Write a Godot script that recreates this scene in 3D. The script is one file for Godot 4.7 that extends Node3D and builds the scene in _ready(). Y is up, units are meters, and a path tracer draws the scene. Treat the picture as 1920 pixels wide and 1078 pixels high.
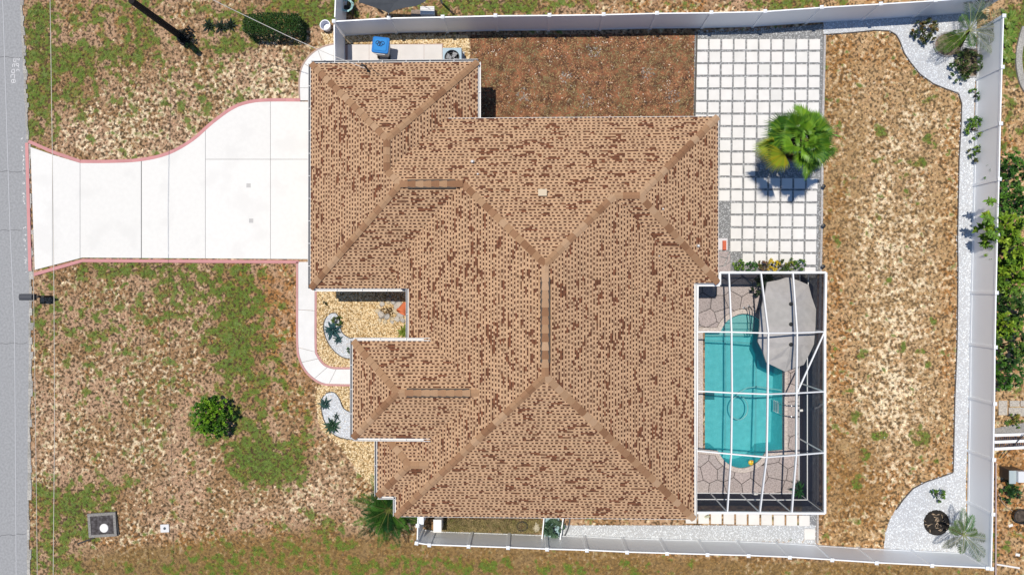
extends Node3D
# A single-storey house with a hip roof, seen from a drone 34 m above the garden.
# World: x runs along the photograph's width, z down it, y up; the origin lies straight below the camera.

const CAM_HEIGHT := 34.0
const FOCAL := 1320.0          # focal length in photograph pixels
const NADIR := Vector2(1000.0, 545.0)
const UP := Vector3.UP

var rng := RandomNumberGenerator.new()
var names := {}
var mats := {}
var view_axis := Vector3.DOWN
var view_right := Vector3.RIGHT
var view_down := Vector3.BACK
var lawn_img: Image
const LAWN_X := -27.5
const LAWN_Z := -16.0
const LAWN_W := 53.0
const LAWN_H := 31.5
const LAWN_RES := 26.0


# ---------------------------------------------------------------- mesh building
class MB:
	var v := PackedVector3Array()
	var n := PackedVector3Array()
	var c := PackedColorArray()

	func tri(a: Vector3, b: Vector3, d: Vector3, col := Color.WHITE) -> void:
		# a, b, d run counter-clockwise seen from outside
		var nn := (b - a).cross(d - a)
		if nn.length_squared() < 1e-14:
			return
		nn = nn.normalized()
		v.append(a); v.append(d); v.append(b)
		n.append(nn); n.append(nn); n.append(nn)
		c.append(col); c.append(col); c.append(col)

	func quad(a: Vector3, b: Vector3, d: Vector3, e: Vector3, col := Color.WHITE) -> void:
		tri(a, b, d, col)
		tri(a, d, e, col)

	func stri(p: Array, nn: Array, col := Color.WHITE) -> void:
		for k in [0, 2, 1]:
			v.append(p[k]); n.append(nn[k]); c.append(col)

	func box(at: Vector3, size: Vector3, b := Basis.IDENTITY, col := Color.WHITE) -> void:
		var h := size * 0.5
		var p := []
		for i in 8:
			p.append(at + b * Vector3(h.x * (1 if i & 1 else -1), h.y * (1 if i & 2 else -1), h.z * (1 if i & 4 else -1)))
		quad(p[2], p[6], p[7], p[3], col)
		quad(p[0], p[1], p[5], p[4], col)
		quad(p[4], p[5], p[7], p[6], col)
		quad(p[1], p[0], p[2], p[3], col)
		quad(p[5], p[1], p[3], p[7], col)
		quad(p[0], p[4], p[6], p[2], col)

	func bar(a: Vector3, b: Vector3, w: float, h: float, col := Color.WHITE) -> void:
		var d := b - a
		var z := d.normalized()
		var up := Vector3.UP if absf(z.y) < 0.98 else Vector3.RIGHT
		var x := up.cross(z).normalized()
		var y := z.cross(x)
		box((a + b) * 0.5, Vector3(w, h, d.length()), Basis(x, y, z), col)

	func tube(pts: Array, r0: float, r1: float, sides := 6, col := Color.WHITE, cap := true) -> void:
		var rings := []
		var norms := []
		for i in pts.size():
			var d: Vector3 = (pts[mini(i + 1, pts.size() - 1)] - pts[maxi(i - 1, 0)]).normalized()
			var up := Vector3.UP if absf(d.y) < 0.95 else Vector3.RIGHT
			var x := up.cross(d).normalized()
			var y := d.cross(x)
			var r := lerpf(r0, r1, float(i) / maxf(1.0, pts.size() - 1.0))
			var ring := []
			var nr := []
			for k in sides:
				var a := TAU * k / sides
				var o := x * cos(a) + y * sin(a)
				ring.append(pts[i] + o * r)
				nr.append(o)
			rings.append(ring)
			norms.append(nr)
		for i in pts.size() - 1:
			for k in sides:
				var k2 := (k + 1) % sides
				stri([rings[i][k], rings[i][k2], rings[i + 1][k2]], [norms[i][k], norms[i][k2], norms[i + 1][k2]], col)
				stri([rings[i][k], rings[i + 1][k2], rings[i + 1][k]], [norms[i][k], norms[i + 1][k2], norms[i + 1][k]], col)
		if cap:
			for k in range(1, sides - 1):
				tri(rings[-1][0], rings[-1][k], rings[-1][k + 1], col)
				tri(rings[0][0], rings[0][k + 1], rings[0][k], col)

	func lathe(at: Vector3, prof: Array, sides := 14, col := Color.WHITE) -> void:
		# prof: Vector2(radius, height) from the bottom upwards
		for i in prof.size() - 1:
			var p: Vector2 = prof[i]
			var q: Vector2 = prof[i + 1]
			var sl := Vector2(q.y - p.y, p.x - q.x).normalized()
			for k in sides:
				var a := TAU * k / sides
				var b := TAU * (k + 1) / sides
				var ca := Vector3(cos(a), 0, -sin(a))
				var cb := Vector3(cos(b), 0, -sin(b))
				var na := (ca * sl.x + Vector3.UP * sl.y).normalized()
				var nb := (cb * sl.x + Vector3.UP * sl.y).normalized()
				var p0 := at + ca * p.x + Vector3.UP * p.y
				var p1 := at + cb * p.x + Vector3.UP * p.y
				var q0 := at + ca * q.x + Vector3.UP * q.y
				var q1 := at + cb * q.x + Vector3.UP * q.y
				if p.x > 1e-5:
					stri([p0, p1, q1], [na, nb, nb], col)
				if q.x > 1e-5:
					stri([p0, q1, q0], [na, nb, na], col)

	func prism(poly: PackedVector2Array, y0: float, y1: float, col := Color.WHITE, bottom := false, bev := 0.0) -> void:
		# poly in (x, z); any winding
		var p := poly
		if not Geometry2D.is_polygon_clockwise(p):
			p = p.duplicate()
			p.reverse()
		var top := p
		if bev > 0.0:
			var sh := Geometry2D.offset_polygon(p, -bev)
			if sh.size() == 1 and sh[0].size() == p.size():
				top = sh[0]
				if not Geometry2D.is_polygon_clockwise(top):
					top.reverse()
				var best := 0
				var bd := 1e9
				for k in top.size():
					if top[k].distance_squared_to(p[0]) < bd:
						bd = top[k].distance_squared_to(p[0])
						best = k
				var t2 := PackedVector2Array()
				for k in top.size():
					t2.append(top[(k + best) % top.size()])
				top = t2
			else:
				bev = 0.0
		var idx := Geometry2D.triangulate_polygon(top)
		for k in range(0, idx.size(), 3):
			var a := Vector3(top[idx[k]].x, y1, top[idx[k]].y)
			var b := Vector3(top[idx[k + 1]].x, y1, top[idx[k + 1]].y)
			var d := Vector3(top[idx[k + 2]].x, y1, top[idx[k + 2]].y)
			if (b - a).cross(d - a).y < 0:
				tri(a, d, b, col)
			else:
				tri(a, b, d, col)
		var ym := y1 - bev
		for k in p.size():
			var k2 := (k + 1) % p.size()
			var a := Vector3(p[k].x, ym, p[k].y)
			var b := Vector3(p[k2].x, ym, p[k2].y)
			if y1 - y0 > 1e-4:
				quad(b, a, Vector3(a.x, y0, a.z), Vector3(b.x, y0, b.z), col)
			if bev > 0.0:
				quad(Vector3(top[k2].x, y1, top[k2].y), Vector3(top[k].x, y1, top[k].y), a, b, col)

	func leaf(at: Vector3, d: Vector3, nrm: Vector3, ln: float, w: float, col: Color, fold := 0.25) -> void:
		var s := d.cross(nrm).normalized()
		var up := s.cross(d).normalized()
		var m := at + d * ln * 0.5
		var tip := at + d * ln - up * ln * 0.12
		tri(at, m + s * w * 0.5 + up * w * fold, tip, col)
		tri(at, tip, m - s * w * 0.5 + up * w * fold, col)

	func mesh(shift := Vector3.ZERO, inv := Transform3D.IDENTITY, colors := true) -> ArrayMesh:
		var arr := []
		arr.resize(Mesh.ARRAY_MAX)
		var vv := v
		if shift != Vector3.ZERO:
			vv = PackedVector3Array(v)
			for i in vv.size():
				vv[i] -= shift
		arr[Mesh.ARRAY_VERTEX] = vv
		arr[Mesh.ARRAY_NORMAL] = n
		if colors:
			arr[Mesh.ARRAY_COLOR] = c
		var m := ArrayMesh.new()
		m.add_surface_from_arrays(Mesh.PRIMITIVE_TRIANGLES, arr)
		return m


# ---------------------------------------------------------------- places
func P(px: float, py: float, h := 0.0) -> Vector3:
	# where a point measured in the photograph stands, when it is h metres above the ground
	var ray := view_axis * FOCAL + view_right * (px - 960.0) + view_down * (py - 539.0)
	return Vector3(0, CAM_HEIGHT, 0) + ray * ((h - CAM_HEIGHT) / ray.y)

func P2(px: float, py: float, h := 0.0) -> Vector2:
	var q := P(px, py, h)
	return Vector2(q.x, q.z)

func poly(pts: Array, h := 0.0) -> PackedVector2Array:
	var out := PackedVector2Array()
	for k in range(0, pts.size(), 2):
		out.append(P2(pts[k], pts[k + 1], h))
	return out

func smooth_poly(p: PackedVector2Array, closed := true, steps := 4) -> PackedVector2Array:
	var out := PackedVector2Array()
	var m := p.size()
	for i in (m if closed else m - 1):
		var p0 := p[(i - 1 + m) % m] if closed or i > 0 else p[i]
		var p1 := p[i]
		var p2 := p[(i + 1) % m]
		var p3 := p[(i + 2) % m] if closed or i + 2 < m else p[(i + 1) % m]
		for k in steps:
			out.append(p1.cubic_interpolate(p2, p0, p3, float(k) / steps))
	if not closed:
		out.append(p[m - 1])
	return out

func rnd(a: float, b: float) -> float:
	return rng.randf_range(a, b)


# ---------------------------------------------------------------- materials
func col(r: float, g: float, b: float) -> Color:
	# a linear base colour as the sRGB value that albedo_color expects
	return Color(r, g, b).linear_to_srgb()

func noise_tex(size: int, freq: float, c0: Color, c1: Color, seed_: int, normal := false, type := FastNoiseLite.TYPE_SIMPLEX_SMOOTH) -> ImageTexture:
	var nz := FastNoiseLite.new()
	nz.seed = seed_
	nz.frequency = freq
	nz.noise_type = type
	nz.fractal_octaves = 4
	var im := nz.get_seamless_image(size, size)
	if normal:
		im.convert(Image.FORMAT_RGBA8)
		im.bump_map_to_normal_map(2.0)
		return ImageTexture.create_from_image(im)
	var d := im.get_data()
	var o := PackedByteArray()
	o.resize(size * size * 3)
	for i in size * size:
		var t := d[i] / 255.0
		var q := c0.lerp(c1, t)
		o[i * 3] = int(q.r * 255.0)
		o[i * 3 + 1] = int(q.g * 255.0)
		o[i * 3 + 2] = int(q.b * 255.0)
	return ImageTexture.create_from_image(Image.create_from_data(size, size, false, Image.FORMAT_RGB8, o))

func stain_tex(size: int, seed_: int) -> ImageTexture:
	# pale concrete with irregular grey stains, fine pores and a few dark spots
	var a := FastNoiseLite.new()
	a.seed = seed_
	a.frequency = 0.006
	a.fractal_octaves = 5
	var b := FastNoiseLite.new()
	b.seed = seed_ + 1
	b.frequency = 0.05
	b.fractal_octaves = 3
	var d0 := a.get_seamless_image(size, size).get_data()
	var d1 := b.get_seamless_image(size, size).get_data()
	var o := PackedByteArray()
	o.resize(size * size * 3)
	for i in size * size:
		var s := smoothstep(0.56, 0.86, d0[i] / 255.0) * (0.35 + 0.65 * d1[i] / 255.0)
		var q := 1.0 - 0.03 * s - 0.025 * (1.0 - d1[i] / 255.0)
		if d1[i] > 244:
			q -= 0.05
		o[i * 3] = int(q * 255.0)
		o[i * 3 + 1] = int(q * 254.0)
		o[i * 3 + 2] = int(q * 251.0)
	return ImageTexture.create_from_image(Image.create_from_data(size, size, false, Image.FORMAT_RGB8, o))

func mat(key: String, c: Color, rough := 0.8, metal := 0.0, vcol := false) -> StandardMaterial3D:
	if mats.has(key):
		return mats[key]
	var m := StandardMaterial3D.new()
	m.albedo_color = c
	m.roughness = rough
	m.metallic = metal
	m.vertex_color_use_as_albedo = vcol
	m.resource_name = key
	mats[key] = m
	return m

func grain(m: StandardMaterial3D, tex: Texture2D, scale: float) -> StandardMaterial3D:
	m.albedo_texture = tex
	m.uv1_triplanar = true
	m.uv1_world_triplanar = true
	m.uv1_scale = Vector3.ONE * scale
	return m


# ---------------------------------------------------------------- things and parts
func numbered(parent: Node, called: String) -> String:
	var key := str(parent.get_instance_id()) + called
	var k: int = names.get(key, 0)
	names[key] = k + 1
	return called if k == 0 else "%s_%03d" % [called, k]

func thing(called: String, label: String, category: String, at := Vector3.ZERO, group := "", kind := "") -> Node3D:
	var o := Node3D.new()
	o.name = numbered(self, called)
	add_child(o)
	o.position = at
	o.set_meta("label", label)
	if category:
		o.set_meta("category", category)
	if group:
		o.set_meta("group", group)
	if kind:
		o.set_meta("kind", kind)
	return o

func part(parent: Node3D, called: String, mb: MB, m: Material, colors := true) -> MeshInstance3D:
	var o := MeshInstance3D.new()
	o.name = numbered(parent, called)
	o.mesh = mb.mesh(parent.global_position, Transform3D.IDENTITY, colors)
	o.material_override = m
	parent.add_child(o)
	return o

func inst(parent: Node3D, called: String, mesh: Mesh, m: Material, xf: Transform3D) -> MeshInstance3D:
	var o := MeshInstance3D.new()
	o.name = numbered(parent, called)
	o.mesh = mesh
	o.material_override = m
	parent.add_child(o)
	o.transform = parent.global_transform.affine_inverse() * xf
	return o

func single(called: String, label: String, category: String, mb: MB, m: Material, at := Vector3.ZERO, group := "", kind := "") -> MeshInstance3D:
	var o := MeshInstance3D.new()
	o.name = numbered(self, called)
	o.mesh = mb.mesh(at)
	o.material_override = m
	add_child(o)
	o.position = at
	o.set_meta("label", label)
	if category:
		o.set_meta("category", category)
	if group:
		o.set_meta("group", group)
	if kind:
		o.set_meta("kind", kind)
	return o

func sheet(called: String, label: String, pl: PackedVector2Array, y: float, m: Material, parent: Node3D = null) -> MeshInstance3D:
	var mb := MB.new()
	mb.prism(pl, y, y)
	if parent:
		return part(parent, called, mb, m)
	return single(called, label, "", mb, m, Vector3.ZERO, "", "structure")

func scatter(called: String, label: String, category: String, mesh: Mesh, m: Material, xfs: Array, cols: Array) -> void:
	var mm := MultiMesh.new()
	mm.transform_format = MultiMesh.TRANSFORM_3D
	mm.use_colors = true
	mm.mesh = mesh
	mm.instance_count = xfs.size()
	for i in xfs.size():
		mm.set_instance_transform(i, xfs[i])
		mm.set_instance_color(i, cols[i])
	var o := MultiMeshInstance3D.new()
	o.name = numbered(self, called)
	o.multimesh = mm
	o.material_override = m
	add_child(o)
	o.set_meta("kind", "stuff")
	o.set_meta("label", label)
	o.set_meta("category", category)


# ---------------------------------------------------------------- scene
func _ready() -> void:
	rng.seed = 20240611
	set_view()
	make_materials()
	make_ground()
	make_paving()
	make_house()
	make_pool()
	make_enclosure()
	make_fences()
	make_patio()
	make_beds()
	make_grass()
	make_trees()
	make_front_things()
	make_side_yards()
	make_neighbours()
	make_cables()

func set_view() -> void:
	view_axis = Vector3(-(NADIR.x - 960.0), -FOCAL, -(NADIR.y - 539.0)).normalized()
	view_right = (Vector3.RIGHT - view_axis * Vector3.RIGHT.dot(view_axis)).normalized()
	view_down = view_axis.cross(view_right)
	var cam := Camera3D.new()
	cam.name = "camera"
	cam.transform = Transform3D(Basis(view_right, -view_down, -view_axis), Vector3(0, CAM_HEIGHT, 0))
	cam.fov = rad_to_deg(2.0 * atan(539.0 / FOCAL))
	cam.near = 0.5
	cam.far = 900.0
	add_child(cam)
	cam.current = true
	var env := Environment.new()
	env.background_mode = Environment.BG_SKY
	var sky := Sky.new()
	var sm := ProceduralSkyMaterial.new()
	sm.sky_top_color = Color(0.30, 0.45, 0.66)
	sm.sky_horizon_color = Color(0.78, 0.84, 0.90)
	sm.sky_curve = 0.18
	sm.ground_bottom_color = Color(0.30, 0.27, 0.22)
	sm.ground_horizon_color = Color(0.45, 0.48, 0.50)
	sm.sun_angle_max = 12.0
	sky.sky_material = sm
	env.sky = sky
	env.background_energy_multiplier = 1.1
	env.tonemap_mode = Environment.TONE_MAPPER_LINEAR
	env.tonemap_exposure = 0.88
	env.sdfgi_enabled = true
	env.ssao_enabled = true
	env.ssil_enabled = true
	var we := WorldEnvironment.new()
	we.name = "world_environment"
	we.environment = env
	add_child(we)
	var sun := DirectionalLight3D.new()
	sun.name = "sun"
	sun.light_energy = 1.6
	sun.light_color = Color(1.0, 0.965, 0.91)
	sun.light_angular_distance = 0.5
	sun.shadow_enabled = true
	add_child(sun)
	sun.look_at_from_position(Vector3.ZERO, Vector3(0.195, -1.0, 0.185), Vector3.FORWARD)

func make_materials() -> void:
	mat("white_vinyl", col(0.85, 0.88, 0.91), 0.4)
	mat("dull_metal", col(0.46, 0.46, 0.46), 0.5)
	mat("white_metal", col(0.74, 0.75, 0.76), 0.45)
	mat("trim_metal", col(0.60, 0.60, 0.60), 0.5)
	mat("grey_metal", col(0.42, 0.43, 0.45), 0.4, 0.6)
	mat("chrome", col(0.55, 0.56, 0.58), 0.2, 1.0)
	mat("black_plastic", col(0.015, 0.016, 0.018), 0.5)
	mat("dark_grey", col(0.05, 0.052, 0.058), 0.6)
	mat("painted", Color.WHITE, 0.75, 0.0, true)
	mat("glossy_painted", Color.WHITE, 0.35, 0.0, true)
	var leaf := mat("leaf", Color.WHITE, 0.5, 0.0, true)
	leaf.backlight = Color(0.16, 0.2, 0.05)
	leaf.cull_mode = BaseMaterial3D.CULL_DISABLED
	var blade := mat("blade", Color.WHITE, 0.8, 0.0, true)
	blade.cull_mode = BaseMaterial3D.CULL_DISABLED
	grain(mat("stone", Color.WHITE, 0.85, 0.0, true), noise_tex(256, 0.03, Color(0.72, 0.72, 0.72), Color(1, 1, 1), 11), 1.3)
	grain(mat("drive_concrete", Color.WHITE, 0.85, 0.0, true), stain_tex(1024, 41), 0.075)
	grain(mat("concrete", Color.WHITE, 0.85, 0.0, true), noise_tex(512, 0.012, Color(0.96, 0.96, 0.957), Color(1, 1, 1), 12), 0.22)
	grain(mat("asphalt", Color.WHITE, 0.9, 0.0, true), noise_tex(1024, 0.05, Color(0.85, 0.85, 0.85), Color(1, 1, 1), 13), 0.13)
	grain(mat("shingle", Color.WHITE, 0.95, 0.0, true), noise_tex(512, 0.10, Color(0.62, 0.60, 0.58), Color(1, 1, 1), 14), 0.9)
	grain(mat("bark", Color.WHITE, 0.9, 0.0, true), noise_tex(128, 0.06, Color(0.55, 0.55, 0.55), Color(1, 1, 1), 15), 3.0)
	grain(mat("stucco", col(0.62, 0.55, 0.45), 0.9), noise_tex(128, 0.08, Color(0.9, 0.9, 0.9), Color(1, 1, 1), 16), 1.5)
	grain(mat("soil", Color.WHITE, 0.95, 0.0, true), noise_tex(1024, 0.02, Color(0.45, 0.42, 0.40), Color(1, 1, 1), 17), 0.22)
	grain(mat("mulch", Color.WHITE, 0.95, 0.0, true), noise_tex(1024, 0.012, Color(0.34, 0.36, 0.34), Color(1.05, 0.98, 0.95).clamp(), 27), 0.13)
	grain(mat("gravel_base", Color.WHITE, 0.95, 0.0, true), noise_tex(512, 0.2, Color(0.80, 0.80, 0.80), Color(1, 1, 1), 18), 0.9)
	grain(mat("canvas", Color.WHITE, 0.85, 0.0, true), noise_tex(256, 0.02, Color(0.9, 0.9, 0.9), Color(1, 1, 1), 19), 0.6)


# ---------------------------------------------------------------- ground and lawns
func stamp(layer: PackedFloat32Array, w: int, h: int, px: float, py: float, rx: float, ry: float, amount: float) -> void:
	var q := P2(px, py)
	var cx := (q.x - LAWN_X) * LAWN_RES
	var cy := (q.y - LAWN_Z) * LAWN_RES
	var ax := rx / 38.8 * LAWN_RES
	var ay := ry / 38.8 * LAWN_RES
	for y in range(maxi(0, int(cy - ay)), mini(h, int(cy + ay) + 1)):
		for x in range(maxi(0, int(cx - ax)), mini(w, int(cx + ax) + 1)):
			var d := Vector2((x - cx) / ax, (y - cy) / ay).length_squared()
			if d < 1.0:
				layer[y * w + x] += amount * (1.0 - d)

func lawn_noise(w: int, h: int, wave: float, seed_: int, oct := 3) -> PackedByteArray:
	var nz := FastNoiseLite.new()
	nz.seed = seed_
	nz.frequency = 1.0 / (wave * LAWN_RES)
	nz.noise_type = FastNoiseLite.TYPE_SIMPLEX_SMOOTH
	nz.fractal_octaves = oct
	return nz.get_image(w, h).get_data()

func make_lawn_image() -> void:
	var w := int(LAWN_W * LAWN_RES)
	var h := int(LAWN_H * LAWN_RES)
	var green := PackedFloat32Array()
	green.resize(w * h)
	var pale := PackedFloat32Array()
	pale.resize(w * h)
	var rust := PackedFloat32Array()
	rust.resize(w * h)
	# where the photograph shows green weeds and live grass: x, y, radius x, radius y, amount
	for b in [[1690, 520, 170, 560, -0.16], [1300, 1060, 420, 60, -0.15], [320, 150, 300, 190, 0.22], [150, 120, 160, 160, 0.12], [300, 660, 330, 260, 0.24], [200, 560, 200, 120, 0.12], [70, 90, 60, 130, 0.8], [75, 220, 40, 110, 0.7], [150, 105, 70, 45, 0.6], [270, 45, 45, 70, 0.55], [180, 15, 90, 40, 0.5], [250, 100, 70, 40, 0.35], [140, 170, 60, 80, 0.35],
			[420, 30, 90, 40, 0.35], [600, 18, 90, 40, 0.85], [540, 25, 110, 40, 0.7], [440, 60, 60, 60, 0.35], [400, 90, 60, 25, 0.45], [460, 85, 40, 25, 0.45], [555, 110, 30, 50, 0.4], [380, 190, 90, 50, 0.2], [70, 30, 50, 60, 0.3],
			[230, 500, 130, 26, 0.7], [370, 520, 90, 40, 0.5], [440, 545, 70, 60, 0.55], [430, 620, 70, 90, 0.6], [470, 580, 60, 120, 0.35], [500, 700, 70, 90, 0.35], [440, 690, 60, 80, 0.45], [460, 820, 60, 90, 0.75], [530, 870, 75, 60, 1.2], [480, 840, 50, 60, 0.4], [470, 880, 60, 50, 0.7], [560, 790, 40, 60, 0.35],
			[330, 560, 60, 50, 0.3], [170, 620, 60, 70, 0.2], [80, 590, 40, 90, 0.35], [120, 940, 70, 60, 0.8], [140, 985, 60, 60, 0.75], [190, 925, 60, 50, 0.6], [80, 1020, 50, 60, 0.55], [110, 1060, 90, 40, 0.6], [70, 930, 30, 60, 0.4], [380, 800, 50, 40, 0.35], [250, 905, 40, 30, 0.3],
			[330, 1065, 160, 26, 0.4], [440, 1050, 150, 50, 0.45], [560, 1000, 130, 40, 0.25], [620, 1040, 160, 60, 0.3], [820, 1060, 160, 30, 0.45], [1000, 1065, 200, 26, 0.4], [1200, 1065, 160, 30, 0.4], [700, 1065, 120, 26, 0.35], [600, 970, 50, 40, 0.3],
			[880, 12, 150, 28, 0.9], [1000, 12, 130, 24, 0.6], [1130, 8, 90, 20, 0.35], [1480, 5, 130, 16, 0.7], [1300, 6, 80, 14, 0.3], [720, 40, 60, 30, 0.3], [1905, 60, 40, 90, 1.0], [1900, 230, 40, 60, 0.4], [1900, 130, 40, 60, 0.5],
			[1655, 247, 16, 14, 0.9], [1745, 262, 18, 30, 0.9], [1720, 302, 24, 14, 0.9], [1697, 332, 16, 14, 0.7], [1697, 360, 18, 14, 0.7], [1680, 300, 16, 12, 0.5], [1640, 300, 12, 12, 0.4], [1740, 190, 30, 14, 0.6], [1690, 180, 30, 14, 0.35], [1770, 180, 20, 10, 0.5],
			[1752, 598, 13, 11, 1.0], [1690, 650, 13, 14, 0.9], [1725, 656, 22, 9, 0.9], [1742, 682, 11, 10, 0.8], [1618, 665, 14, 14, 0.8], [1630, 705, 16, 12, 0.6], [1587, 735, 18, 22, 0.7], [1598, 778, 20, 16, 0.7], [1650, 815, 26, 14, 0.9], [1728, 820, 26, 26, 1.0], [1755, 862, 16, 12, 0.7], [1622, 852, 16, 14, 0.7], [1606, 905, 14, 22, 0.6], [1665, 525, 14, 14, 0.5], [1720, 385, 16, 12, 0.4], [1735, 440, 10, 9, 0.5], [1648, 405, 10, 10, 0.7], [1665, 500, 12, 12, 0.6], [1610, 540, 12, 10, 0.5], [1640, 480, 10, 10, 0.4],
			[1570, 440, 16, 40, 0.25], [1560, 620, 12, 60, 0.25], [1890, 1020, 40, 30, 0.35], [1900, 915, 20, 20, 0.6]]:
		stamp(green, w, h, b[0], b[1], b[2], b[3], b[4])
	# bleached straw and bare sandy ground
	for b in [[330, 230, 240, 120, 0.75], [490, 140, 120, 100, 0.75], [520, 160, 60, 60, 0.4], [190, 260, 80, 50, 0.4], [130, 230, 60, 60, 0.3], [480, 260, 60, 30, 0.3], [360, 20, 120, 40, 0.2],
			[250, 560, 90, 50, 0.25], [350, 555, 50, 40, 0.3], [250, 690, 160, 60, 0.25], [230, 720, 240, 260, 0.2], [380, 600, 100, 80, 0.2], [90, 880, 50, 60, 0.4], [110, 780, 80, 90, 0.25], [300, 850, 120, 60, 0.25], [560, 930, 120, 70, 0.5], [640, 860, 60, 70, 0.3], [300, 985, 60, 20, 0.5], [330, 1040, 40, 25, 0.4],
			[1690, 560, 120, 420, 0.22], [1720, 230, 60, 60, 0.5], [1690, 330, 70, 110, 0.5], [1640, 420, 60, 120, 0.45], [1700, 520, 70, 120, 0.55], [1680, 640, 70, 110, 0.6], [1700, 760, 70, 80, 0.6], [1670, 800, 60, 60, 0.45], [1640, 720, 50, 90, 0.5], [1670, 880, 70, 40, 0.4], [1610, 180, 40, 60, 0.25],
			[1140, 14, 40, 16, 0.5], [1380, 10, 60, 14, 0.5], [1430, 12, 30, 12, 0.5], [800, 8, 40, 20, 0.3]]:
		stamp(pale, w, h, b[0], b[1], b[2], b[3], b[4])
	# rusty dry turf
	for b in [[520, 560, 90, 90, 0.5], [540, 700, 90, 130, 0.5], [580, 620, 50, 90, 0.4], [470, 540, 110, 60, 0.4], [200, 30, 200, 60, 0.25], [470, 20, 180, 50, 0.2],
			[300, 660, 140, 120, 0.2], [700, 1040, 700, 60, 0.55], [1300, 1065, 400, 40, 0.6], [500, 1040, 300, 60, 0.4], [1700, 1070, 200, 25, 0.6],
			[1570, 150, 50, 140, 0.5], [1640, 100, 130, 60, 0.45], [1560, 420, 40, 160, 0.6], [1570, 700, 40, 220, 0.6], [1600, 930, 110, 120, 0.75], [1690, 900, 120, 60, 0.4], [1780, 600, 30, 250, 0.5], [1785, 350, 30, 150, 0.4], [1770, 850, 40, 70, 0.5],
			[1250, 8, 300, 24, 0.35], [1600, 4, 150, 12, 0.4], [1900, 270, 40, 60, 0.5], [1900, 950, 60, 140, 0.8], [1895, 850, 50, 70, 0.7]]:
		stamp(rust, w, h, b[0], b[1], b[2], b[3], b[4])
	# worn, evenly mown turf without bleached tufts
	var even := PackedFloat32Array()
	even.resize(w * h)
	for b in [[700, 1060, 560, 75, 1.5], [1150, 1075, 500, 50, 1.5], [300, 1065, 250, 50, 1.0], [1650, 1085, 300, 40, 1.5], [1700, 500, 130, 560, 0.35], [1590, 900, 80, 160, 0.6], [1570, 300, 60, 300, 0.5]]:
		stamp(even, w, h, b[0], b[1], b[2], b[3], b[4])
	var n1 := lawn_noise(w, h, 0.30, 1, 4)
	var n2 := lawn_noise(w, h, 1.2, 2, 5)
	var n3 := lawn_noise(w, h, 3.6, 3, 2)
	var n4 := lawn_noise(w, h, 0.17, 4, 3)
	var n5 := lawn_noise(w, h, 0.62, 5, 3)
	var o := PackedByteArray()
	o.resize(w * h * 3)
	var tan_ := Vector3(0.28, 0.16, 0.07)
	var pink := Vector3(0.39, 0.25, 0.15)
	var straw := Vector3(0.74, 0.62, 0.43)
	var thatch := Vector3(0.05, 0.03, 0.009)
	var orange := Vector3(0.33, 0.145, 0.032)
	var gold := Vector3(0.46, 0.30, 0.145)
	var back_from := int((13.8 - LAWN_X) * LAWN_RES)
	var mown := Vector3(0.20, 0.125, 0.035)
	var olive := Vector3(0.165, 0.14, 0.012)
	var live := Vector3(0.075, 0.14, 0.006)
	for i in w * h:
		var f1 := (n1[i] / 127.5 - 1.0) * 1.3
		var f2 := (n2[i] / 127.5 - 1.0) * 1.7
		var f3 := (n3[i] / 127.5 - 1.0) * 1.3
		var f4 := (n4[i] / 127.5 - 1.0) * 1.4
		var f5 := (n5[i] / 127.5 - 1.0) * 1.5
		var ev := clampf(even[i], 0.0, 1.0)
		var q := tan_.lerp(pink, clampf(0.5 + f3 * 1.2, 0.0, 1.0))
		if i % w > back_from:
			q = q.lerp(gold, 0.75)
		q = q.lerp(orange, clampf(rust[i] * 1.2 + f2 * 0.7 - 0.12, 0.0, 0.9))
		q = q.lerp(mown, ev * 0.8)
		q = q.lerp(straw, clampf((pale[i] * 0.75 + f1 * 1.2 + f2 * 0.5 + f5 * 0.35 - f3 * 0.2 - 0.25) * (1.0 - 0.72 * ev), 0.0, 0.95))
		# scattered weed clumps, denser where the lawn is green
		var g := green[i] * 1.25 + f2 * 0.45 + f5 * (0.6 + 0.35 * clampf(green[i], 0.0, 1.0)) + f1 * 0.35
		var tg := clampf((g - 0.50) * 3.0, 0.0, 1.0)
		q = q.lerp(olive.lerp(live, clampf(green[i] * 0.6 + f5 * 0.8 + f4 * 0.9 - 0.02, 0.0, 1.0)), tg * 0.93)
		q = q.lerp(thatch, clampf((-f4 - f1 * 0.45 - f5 * 0.3 - 0.16) * 2.6, 0.0, 0.92 - 0.45 * ev))
		o[i * 3] = int(clampf(pow(q.x, 0.4545), 0, 1) * 255.0)
		o[i * 3 + 1] = int(clampf(pow(q.y, 0.4545), 0, 1) * 255.0)
		o[i * 3 + 2] = int(clampf(pow(q.z, 0.4545), 0, 1) * 255.0)
	lawn_img = Image.create_from_data(w, h, false, Image.FORMAT_RGB8, o)

func ring_rects(x0: float, z0: float, x1: float, z1: float, hx0: float, hz0: float, hx1: float, hz1: float) -> Array:
	return [[x0, z0, x1, hz0], [x0, hz1, x1, z1], [x0, hz0, hx0, hz1], [hx1, hz0, x1, hz1]]

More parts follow.
